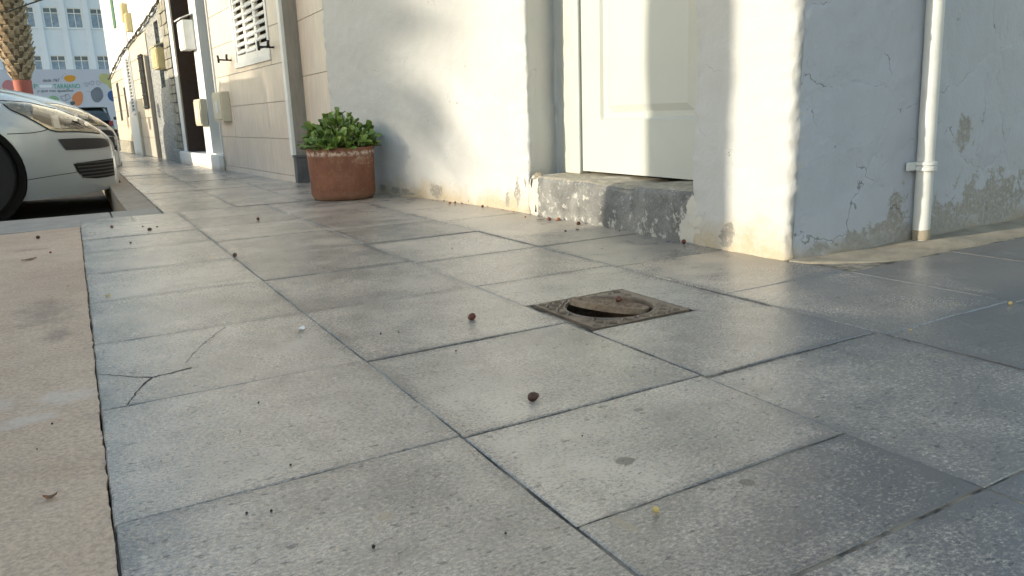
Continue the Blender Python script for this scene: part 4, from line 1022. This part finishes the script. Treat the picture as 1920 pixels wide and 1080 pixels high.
def build_car():
    car = empty('parked_car', (0, 0, 0)); car['local'] = 1
    def P(m, name, mat, parent=car, **k): 
        o = m.build(name, mat, None, **k); o.parent = parent; return o
    ds = [0, .004, .012, .025, .045, .07, .10, .14, .18, .22, .27, .32, .38, .44, .5, .56, .62, .7, .78, .86, .95, 1.05, 1.2, 1.4, 1.7, 2.1, 2.5, 2.9, 3.2, 3.5, 3.7, 3.85, 4.0, 4.1, 4.2, 4.28, 4.32]
    m = MB(1.0); secs = []
    for d in ds:
        s = section(d); ring = [(-d, y, z) for y, z in s] + [(-d, -y, z) for y, z in reversed(s[:-1])]; secs.append(ring)
    n = len(secs[0]); vs = [p for r in secs for p in r]; fs = []
    for i in range(len(ds)-1):
        for j in range(n): fs.append((i*n+j, i*n+(j+1) % n, (i+1)*n+(j+1) % n, (i+1)*n+j))
    fs.append(tuple(range(n))); fs.append(tuple(range((len(ds)-1)*n, len(ds)*n)))
    m.add(vs, fs); body = P(m, 'body', 'paint_silver', smooth=True)
    # wheel arches cut out of the body
    me = body.data
    for wx in (-.90, -3.55):
        c = MB(1.0); c.lathe([(.365, -1.2), (.365, 1.2)], 48, 0, 0, lambda x, y, z: (wx+x, z, .305+y), cap=True)
        co = c.build('arch_cutter', 'black_plastic'); bo = body.modifiers.new('arch', 'BOOLEAN'); bo.operation = 'DIFFERENCE'; bo.object = co; bo.solver = 'EXACT'
        dg = bpy.context.evaluated_depsgraph_get(); nm = bpy.data.meshes.new_from_object(body.evaluated_get(dg)); body.modifiers.clear(); body.data = nm
        bpy.data.objects.remove(co)
    body.data.shade_smooth()
    try: body.data.set_sharp_from_angle(angle=R(38))
    except Exception: pass
    for wx in (-.90, -3.55):
        for s in (-1, 1):
            m = MB(1.0); m.lathe([(.358, .60), (.358, .86)], 40, 0, 0, lambda x, y, z: (wx+x, s*z, .305+y)); m.lathe([(.001, .60), (.358, .60)], 40, 0, 0, lambda x, y, z: (wx+x, s*z, .305+y)); P(m, 'arch_liner', 'black_plastic')
            m = MB(1.0); m.lathe([(.20, .66), (.29, .66), (.31, .68), (.31, .83), (.295, .85), (.22, .855), (.20, .85)], 44, 0, 0, lambda x, y, z: (wx+x, s*z, .312+y)); wh = P(m, 'wheel', 'tyre', angle=40)
            m = MB(1.0); m.lathe([(.001, .80), (.05, .815), (.06, .80), (.17, .79), (.195, .845), (.20, .85)], 40, 0, 0, lambda x, y, z: (wx+x, s*z, .312+y)); rim = P(m, 'rim', 'alloy', wh, angle=30)
    def patch(poly, off, nu=26, nv=14, side=1):
        """panel lying on the flank: poly = lower edge and upper edge as (x, z) lists of equal length"""
        lo, up = poly; m = MB(1.0)
        def at(e, t): 
            k = t*(len(e)-1); i = min(int(k), len(e)-2); f = k-i; return (e[i][0]+(e[i+1][0]-e[i][0])*f, e[i][1]+(e[i+1][1]-e[i][1])*f)
        def fn(a, b):
            p, q = at(lo, a), at(up, a); x = p[0]+(q[0]-p[0])*b; z = p[1]+(q[1]-p[1])*b
            return (x, side*(half(-x, z)+off), z)
        m.grid(nu, nv, fn); return m
    def seam(pts, wd=.004, off=.0015, side=1):
        m = MB(1.0); Pp = []
        for a, b in zip(pts, pts[1:]):
            for j in range(8): Pp.append((a[0]+(b[0]-a[0])*j/8, a[1]+(b[1]-a[1])*j/8))
        Pp.append(pts[-1]); vs = []
        for i, p in enumerate(Pp):
            q = Pp[min(i+1, len(Pp)-1)]; r = Pp[max(i-1, 0)]; dx, dz = q[0]-r[0], q[1]-r[1]; L = math.hypot(dx, dz) or 1
            for sg in (-1, 1):
                x, z = p[0]-dz/L*wd*sg/2, p[1]+dx/L*wd*sg/2; vs.append((x, side*(half(-x, z)+off), z))
        m.add(vs, [(2*i, 2*i+1, 2*i+3, 2*i+2) for i in range(len(Pp)-1)]); return m
    for s in (-1, 1):
        lo = [(-.60, .742), (-.565, .705), (-.50, .668), (-.43, .618), (-.37, .572), (-.33, .560), (-.22, .556), (-.13, .545), (-.085, .535)]
        up = [(-.61, .752), (-.55, .752), (-.47, .738), (-.39, .716), (-.31, .690), (-.24, .660), (-.17, .618), (-.12, .583), (-.085, .553)]
        hl = P(patch((lo, up), .002, 40, 16, s), 'headlight', 'reflector', smooth=True)
        P(patch((lo, up), .016, 40, 16, s), 'lens', 'lens', hl, smooth=True)
        P(patch(([(-.30, .575), (-.22, .57), (-.175, .567)], [(-.315, .645), (-.25, .632), (-.2, .615)]), .008, 12, 8, s), 'projector', 'chrome', hl, smooth=True)
        P(patch(([(-.345, .58), (-.325, .576), (-.307, .573)], [(-.35, .655), (-.335, .66), (-.32, .66)]), .009, 8, 8, s), 'bezel', 'white_paint', hl, smooth=True)
        P(patch(([(-.45, .645), (-.40, .612), (-.352, .585)], [(-.46, .69), (-.41, .685), (-.36, .665)]), .006, 8, 8, s), 'indicator', 'grey_plastic', hl, smooth=True)
        P(seam([(x, z-.006) for x, z in lo], .006, .004, s), 'headlight_gasket', 'seam', hl)
        P(patch(([(-.30, .437), (-.2, .434), (-.1, .436), (-.052, .44), (-.035, .445)], [(-.335, .508), (-.2, .508), (-.1, .502), (-.058, .496), (-.040, .49)]), .010, 26, 8, s), 'bumper_strip', 'black_plastic', smooth=True)
        gl = P(patch(([(-.255, .29), (-.22, .247), (-.15, .236), (-.08, .236), (-.03, .24)], [(-.272, .345), (-.2, .352), (-.13, .356), (-.07, .358), (-.025, .358)]), .003, 22, 10, s), 'lower_grille', 'black_void', smooth=True)
        for k in range(5):
            z = .25+k*.023; P(patch(([(-.235-.005*k, z), (-.12, z), (-.03, z+.001)], [(-.235-.005*k, z+.009), (-.12, z+.009), (-.03, z+.010)]), .010, 14, 3, s), 'grille_bar', 'grey_plastic', gl)
        P(seam([(-.60, .552), (-.48, .553), (-.42, .56), (-.375, .574)], .005, .002, s), 'panel_seam', 'seam')
        P(seam([(-.56, .262), (-.42, .277), (-.26, .290)], .004, .0015, s), 'panel_seam', 'seam')
        P(seam([(-.615, .76), (-.47, .747), (-.31, .70), (-.17, .63), (-.08, .565)], .005, .0025, s), 'bonnet_seam', 'seam')
        m = MB(1.0); m.box(-1.45, -1.25, s*.93 if s > 0 else -1.10, 1.10 if s > 0 else s*.93, 1.0, 1.14); P(m, 'door_mirror', 'paint_silver', bevel=.04)
        m = MB(1.0); m.box(-4.25, -4.12, .62 if s > 0 else -.78, .78 if s > 0 else -.62, .74, .95); P(m, 'tail_light', 'tail_red', bevel=.03)
    # front: upper grille with chrome bars, number plate
    gm = MB(1.0); gm.box(-.09, .012, -.26, .26, .43, .505); fg = P(gm, 'front_grille', 'black_plastic', bevel=.01)
    for z in (.452, .484):
        m = MB(1.0); m.box(.0125, .02, -.25, .25, z, z+.012); P(m, 'grille_bar', 'chrome', fg)
    m = MB(1.0); m.box(-.02, .018, -.26, .26, .30, .40); P(m, 'number_plate', 'white_paint', bevel=.004)
    m = MB(1.0); m.box(-.06, .008, -.28, .28, .165, .19); P(m, 'front_lip', 'black_plastic', bevel=.004)
    # greenhouse
    m = MB(1.0); st = [(.98, .93, .74), (1.15, 1.05, .735), (1.4, 1.22, .72), (1.7, 1.39, .69), (2.0, 1.5, .66), (2.6, 1.56, .64), (3.3, 1.53, .635), (3.9, 1.42, .62), (4.15, 1.2, .66), (4.24, .97, .70)]
    secs = []
    for d, zt, w_ in st:
        r = []
        for i in range(13):
            a = math.pi/2*i/12; r.append((-d, .0+(w_)*math.cos(a)**(2/5) if i < 12 else 0, .90+(zt-.90)*math.sin(a)**(2/5)))
        secs.append(r+[(p[0], -p[1], p[2]) for p in reversed(r[:-1])])
    n = len(secs[0]); m.add([p for r in secs for p in r], [(i*n+j, i*n+j+1, (i+1)*n+j+1, (i+1)*n+j) for i in range(len(secs)-1) for j in range(n-1)]); P(m, 'windows', 'car_glass', smooth=True)
    m = MB(1.0); m.grid(8, 8, lambda a, b: (-(2.0+a*1.9), (b-.5)*1.16*(1-.05*a), 1.515+.055*math.sin(math.pi*a)*(1-(2*b-1)**4*.5)+(.035 if a < .5 else .0)*0)); rf = P(m, 'roof', 'paint_silver', smooth=True)
    sd = rf.modifiers.new('thickness', 'SOLIDIFY'); sd.thickness = .03
    for s in (-1, 1):
        for pts in ([(-1.02, .70, .95), (-1.4, .69, 1.2), (-2.0, .61, 1.5)], [(-2.3, .70, .98), (-2.4, .63, 1.53)], [(-3.4, .70, .99), (-3.45, .62, 1.52)], [(-4.15, .66, 1.0), (-3.9, .6, 1.42)]):
            m = MB(1.0); m.tube([(x, s*y, z) for x, y, z in pts], .035, 8); P(m, 'pillar', 'paint_silver', smooth=True)
    return car
car = build_car()
tag(car, 'silver car parked nose to the kerb, nearest of the row', 'car', 'cars parked along the street')
car.location = (0.262, 14.0*S+0.90, ROAD*S)
def recolour(o, a, b):
    for ch in [o]+list(o.children_recursive):
        if ch.type == 'MESH':
            for sl_ in ch.material_slots:
                if sl_.material == M[a]: sl_.link = 'OBJECT'; sl_.material = M[b]
c2 = copy_tree(car); c2.scale = (1.05, 1.03, 1.08); c2.location = (0.42, 14.0*S+0.90+2.75, ROAD*S); recolour(c2, 'paint_silver', 'paint_grey'); tag(c2, 'pale grey car parked just beyond the nearest silver car', 'car')
c3 = copy_tree(car); c3.location = (0.02, 14.0*S+0.90+5.6, ROAD*S); recolour(c3, 'paint_silver', 'paint_dark'); tag(c3, 'dark car parked third from the camera, behind the pale cars', 'car')
c4 = copy_tree(car); c4.location = (0.85, 88*S+4.3, ROAD*S-.12); c4.rotation_euler = (0, 0, R(90)); c4.scale = (.97, .97, .97); recolour(c4, 'paint_silver', 'paint_dark'); tag(c4, 'dark car far up the street, seen from behind with a red tail light', 'car')

# ------------------------------------------------------------------ palms
def frond(m, base, az, el, L, droop, wleaf, nl):
    P = []; p = Vector(base); e = el; step = L/12
    for i in range(13):
        P.append(p.copy()); p = p+Vector((math.cos(az)*math.cos(e), math.sin(az)*math.cos(e), math.sin(e)))*step; e -= droop/12
    m.tube([tuple(q) for q in P], [.03*(1-i/13)+.006 for i in range(13)], 5, False)
    side = Vector((-math.sin(az), math.cos(az), 0))
    for i in range(nl):
        t = .12+.86*i/nl; k = t*12; j = min(int(k), 11); q = P[j].lerp(P[j+1], k-j); d = (P[j+1]-P[j]).normalized(); ll = .42*math.sin(math.pi*min(1, t*.9+.12))**.6
        for s in (-1, 1):
            v = (side*s*.8+d*.55+Vector((0, 0, -.18))).normalized()*ll; n_ = d.cross(v).normalized(); wv = v.normalized().cross(n_)*wleaf
            m.add([tuple(q-wv), tuple(q+wv), tuple(q+v*.6+wv*.9+Vector((0, 0, -.01))), tuple(q+v), tuple(q+v*.6-wv*.9)], [(0, 1, 2, 3, 4)])
def palm(x, y, zb, H, prof, label, band=None, nf=26, fl=2.1, seed=1, lean=(0, 0), dense=30, wl=.016, stub=1.0):
    random.seed(seed)
    e = empty('palm_tree', (x, y, zb)); e['local'] = 1; tag(e, label, 'palm tree', 'street palms')
    def P(m, name, mat, parent=e, **k): 
        o = m.build(name, mat, None, **k); o.parent = parent; return o
    def rad(z): return lerp_tab(prof, z)
    def cx(z): return lean[0]*z, lean[1]*z
    m = MB(1.0); n = 60
    m.lathe([(rad(H*i/n)*.9, H*i/n) for i in range(n+1)], 28, 0, 0, lambda a, b, z: (a+cx(z)[0]+.02*noise.noise((a*6, b*6, z*6)), b+cx(z)[1]+.02*noise.noise((a*6, b*6, z*6+7)), z)); tr = P(m, 'trunk', 'bark', smooth=True)
    # stubs of cut leaf stalks in a spiral
    m = MB(1.0); z = band[1]+.02 if band else .15; k = 0
    while z < H:
        r = rad(z); a = k*2.39996; ox, oy = cx(z); d = Vector((math.cos(a), math.sin(a), 0)); s = Vector((-math.sin(a), math.cos(a), 0)); up = Vector((0, 0, 1))
        c = Vector((ox, oy, z))+d*r*.84; wd = .075*random.uniform(.8, 1.25); ln = stub*random.uniform(.10, .20)*min(1, r/.3); tp = c+d*ln*.75+up*ln*.9
        vs = [c-s*wd-up*.05, c+s*wd-up*.05, c+s*wd*.9+up*.03, c-s*wd*.9+up*.03, tp-s*wd*.75, tp+s*wd*.75, tp+s*wd*.6+up*.02-d*.02, tp-s*wd*.6+up*.02-d*.02]
        m.add(vs, [(0, 1, 5, 4), (1, 2, 6, 5), (2, 3, 7, 6), (3, 0, 4, 7), (4, 5, 6, 7)]); k += 1; z += .017*(.35/max(.2, r))
    tag(P(m, 'leaf_stubs', 'stub_bark', tr), kind='stuff')
    if band:
        m = MB(1.0); m.lathe([(rad(band[0])*.9+.012, band[0]), (rad(band[0])*.9+.03, band[0]+.01), (rad(band[1])*.9+.03, band[1]-.01), (rad(band[1])*.9+.012, band[1])], 32, *cx(band[0])); P(m, 'painted_band', 'band_red', tr, angle=40)
    m = MB(1.0)
    for i in range(nf):
        az = i*2.39996+random.uniform(-.2, .2); t = i/nf
        frond(m, (cx(H)[0]+.15*math.cos(az), cx(H)[1]+.15*math.sin(az), H-.1), az, R(80-95*t), fl*random.uniform(.85, 1.1), R(70+30*t), wl, dense)
    tag(P(m, 'crown', 'frond', fix=False), kind='stuff')
    return e
pt = [(0, .25), (1.3, .215), (1.45, .215), (1.75, .22), (1.85, .27), (2.2, .37), (2.6, .43), (3.4, .40), (5.2, .38)]
palm(-.96, 65*S, ROAD*S, 5.6, [(z+.17, r) for z, r in pt], 'stout palm trunk with a red painted band, behind the parked cars', (1.36+.17, 1.77+.17), seed=4, lean=(-.012, 0))
# palms of the same row standing across the street, to the left of the view: they cast the shade on the house front
palm(-9.2*S, 5.72*S, -.17, 7.6, [(0, .36), (.5, .335), (7.6, .33)], 'palm growing beside the added shade wall across the apron', None, seed=9, fl=1.9, stub=.16)
palm(-60*S, 17.3*S, -.17, 6.1, [(0, .36), (.5, .32), (6.1, .33)], 'low bushy palm across the street from the tiled house', None, nf=58, fl=1.9, seed=5, dense=30, wl=.03)
palm(-20*S, 3.3*S, -.17, 7.4, [(0, .36), (.5, .30), (7.4, .30)], 'palm across the street nearest the alley', None, seed=13, fl=1.9)
pw = empty('added_shade_wall', u3(-4.4, 4)); tag(pw, 'low stone wall added out of view to shade the near paving', 'shade blocker')  # unseen wall, added to keep the near ground in shade
yy = -6.0
while yy < 9.0:
    m = MB(); m.box(-4.9, -4.2, yy+.01, yy+1.99, -.3, 1.40); m.build('stone_block', 'shade_wall_stone', pw, bevel=.01)
    m = MB(); m.box(-5.0, -4.1, yy+.01, yy+1.99, 1.405, 1.53); m.build('coping', 'shade_wall_stone', pw, bevel=.008); yy += 2.0

# ------------------------------------------------------------------ school and painted wall at the end of the street
def wquad(m, x0, x1, z0, z1, yf, th=.03): return m.box(x0, x1, yf, yf+th, z0, z1)
sc = empty('school_building', (0, 73.1, 0)); tag(sc, 'long white school building with flat pilasters and curtained windows', 'building')
SY = 73.1
wins = [(-.02+1.645*k, z) for k in range(-4, 6) for z in (4.53, 8.18, 11.83)]
m = MB(1.0); holes = [(x-.53, x+.53, z, z+1.54) for x, z in wins]
xs = sorted({-8, 10, *[h[0] for h in holes], *[h[1] for h in holes]}); zs = sorted({-1, 15, *[h[2] for h in holes], *[h[3] for h in holes]})
for a, b in zip(xs, xs[1:]):
    for c, d in zip(zs, zs[1:]):
        if any(h[0] < (a+b)/2 < h[1] and h[2] < (c+d)/2 < h[3] for h in holes): continue
        m.box(a, b, SY, SY+.5, c, d)
m.build('wall', 'school_white', sc)
m = MB(1.0); m.box(-8, 10, SY+.51, SY+8, -1, 14.9); m.build('inner_core', 'black_void', sc)
for k in range(-5, 6):
    x = -.02+.8225+1.645*k; m = MB(1.0); m.box(x-.19, x+.19, SY-.16, SY-.002, -1, 15); m.build('pilaster', 'school_white', sc)
for x, z in wins:
    m = MB(1.0)
    for a, b, c, d in ((-.53, -.47, 0, 1.54), (.47, .53, 0, 1.54), (-.47, .47, 0, .06), (-.47, .47, 1.48, 1.54), (-.47, .47, 1.10, 1.16), (-.03, .03, .06, 1.1), (-.03, .03, 1.16, 1.48)):
        m.box(x+a, x+b, SY+.03, SY+.12, z+c, z+d)
    f = m.build('window', 'white_paint', sc)
    for a, b, c, d, mt in ((-.47, -.03, .06, 1.1, 'curtain'), (.03, .47, .06, 1.1, 'curtain'), (-.47, -.03, 1.16, 1.48, 'window_glass'), (.03, .47, 1.16, 1.48, 'window_glass')):
        m = MB(1.0); m.box(x+a+.003, x+b-.003, SY+.08, SY+.09, z+c+.003, z+d-.003); m.build('pane', mt, f)
    m = MB(1.0); m.box(x-.58, x+.58, SY-.06, SY+.05, z-.08, z-.005); m.build('sill', 'school_white', f)
mw_ = empty('painted_wall', (0, 69.02, 0)); tag(mw_, 'pale blue school wall painted with coloured blobs and lettering', 'wall')
MY = 69.02
m = MB(1.0); m.box(-9, 12, MY, MY+.25, -1, 4.75); m.build('wall', 'mural_wall', mw_)
def blob(cx, cz, rx, rz, mat, pear=0.0, rot=0.0, lay=0, seed=0):
    m = MB(1.0); n = 40; pts = []
    for i in range(n):
        a = 2*math.pi*i/n; r = 1+.05*math.sin(2*a+seed)+.04*math.sin(3*a+seed*2); x = math.cos(a)*r*rx*(1-pear*max(0, math.sin(a))*.55); z = math.sin(a)*r*rz
        pts.append((cx+x*math.cos(rot)-z*math.sin(rot), cz+x*math.sin(rot)+z*math.cos(rot)))
    m.prism(pts, 0, .006, lambda x, z, h: (x, MY-.004-lay*.008-h, z)); m.build('painted_blob', 'mural_'+mat, mw_)
blob(.57, 4.08, .38, .25, 'orange_yellow'); blob(-.73, 2.56, .35, .27, 'green', seed=2); blob(.88, 2.58, .55, .38, 'orange', .5, R(65), seed=1); blob(.49, 2.24, .17, .15, 'teal', lay=1)
blob(2.25, 2.86, .44, .60, 'slate_blue', .7, R(-22), seed=3); blob(3.32, 2.74, .36, .42, 'blue'); blob(3.1, 3.98, .62, .38, 'olive', .2, R(-25), seed=4); blob(-3.46, 3.6, .42, .38, 'pink', seed=5); blob(3.35, 3.55, .26, .3, 'olive', lay=1); blob(-1.55, 2.6, .09, .09, 'olive')
def stroke(pts, wd=.018, mat='ink', lay=2):
    m = MB(1.0); n = len(pts); vs = []
    for i, p in enumerate(pts):
        q = pts[min(i+1, n-1)]; r = pts[max(i-1, 0)]; dx, dz = q[0]-r[0], q[1]-r[1]; L = math.hypot(dx, dz) or 1
        for sg in (-1, 1): vs.append((p[0]-dz/L*wd*sg/2, MY-.004-lay*.008, p[1]+dx/L*wd*sg/2))
    m.add(vs, [(2*i, 2*i+1, 2*i+3, 2*i+2) for i in range(n-1)]); m.build('painted_line', 'mural_'+mat, mw_, fix=False)
def heart(cx, cz, s, rot=0):
    pts = []
    for i in range(29):
        t = 2*math.pi*i/28; x = 16*math.sin(t)**3/16*s; z = (13*math.cos(t)-5*math.cos(2*t)-2*math.cos(3*t)-math.cos(4*t))/16*s; pts.append((cx+x*math.cos(rot)-z*math.sin(rot), cz+x*math.sin(rot)+z*math.cos(rot)))
    stroke(pts)
heart(1.6, 3.62, .16); heart(2.0, 3.72, .17, R(25)); heart(2.45, 3.72, .17, R(-30))
stroke([(-.25, 2.72), (-.12, 2.80), (.02, 2.78), (.12, 2.88), (.28, 2.92), (.42, 2.62), (.2, 2.55), (.05, 2.42), (-.12, 2.48), (-.25, 2.72)], .025); stroke([(.12, 2.88), (.05, 2.42)], .02)
stroke([(-.62, 2.62), (-.66, 2.40), (-.72, 2.30)], .02); stroke([(-.66, 2.36), (-.5, 2.33), (-.45, 2.28)], .03)
for a in (120, 145, 170): stroke([(.57+.46*math.cos(R(a)), 4.08+.33*math.sin(R(a))), (.57+.6*math.cos(R(a)), 4.08+.44*math.sin(R(a)))], .02)
stroke([(2.15, 2.45), (2.2, 2.6), (2.25, 2.48), (2.32, 2.6), (2.38, 2.47), (2.45, 2.6)], .03); stroke([(2.1, 3.2), (2.3, 3.28), (2.55, 3.15)], .03)
stroke([(1.55, 3.02), (1.6, 3.12), (1.68, 3.03), (1.75, 3.13), (1.83, 3.04), (1.9, 3.14), (2.0, 3.05)], .016)
m = MB(1.0); m.box(-1.5, -.72, MY-.006, MY-.001, 3.42, 3.62); m.build('painted_panel', 'school_white', mw_)
def text(s, x, z, size, mat, width=None, shear=0.0):
    cu = bpy.data.curves.new('lettering', 'FONT'); cu.body = s; cu.size = size; cu.extrude = .004; cu.shear = shear; cu.resolution_u = 3
    o = bpy.data.objects.new('lettering', cu); col.objects.link(o); dg = bpy.context.evaluated_depsgraph_get(); me = bpy.data.meshes.new_from_object(o.evaluated_get(dg)); bpy.data.objects.remove(o)
    w_ = max(v.co.x for v in me.vertices); k = (width/w_) if width else 1
    for v in me.vertices: v.co = Vector((x+v.co.x*k, MY-.012-v.co.z, z+v.co.y))
    me.materials.clear(); me.materials.append(M[mat]); ob = bpy.data.objects.new('lettering', me); col.objects.link(ob); attach(ob, mw_)
text('CEIP', -2.75, 3.36, .50, 'mural_letter_green', 1.12); text('TARAJANO', -.60, 3.34, .50, 'mural_letter_green', 1.76)
text('desde 1967', -1.26, 3.84, .34, 'mural_ink', 1.14, .3); text('y que nos apasiona', -1.72, 3.10, .30, 'mural_ink', 2.38, .3)
# cable across the street
m = MB(1.0); m.tube([(-1.0+k*.3, 24+k*.2, 3.3+.16*k-.004*k*k) for k in range(14)], .02, 6); o = m.build('overhead_cable', 'cable'); tag(o, 'dark overhead cable crossing from the palm towards the houses', 'cable')
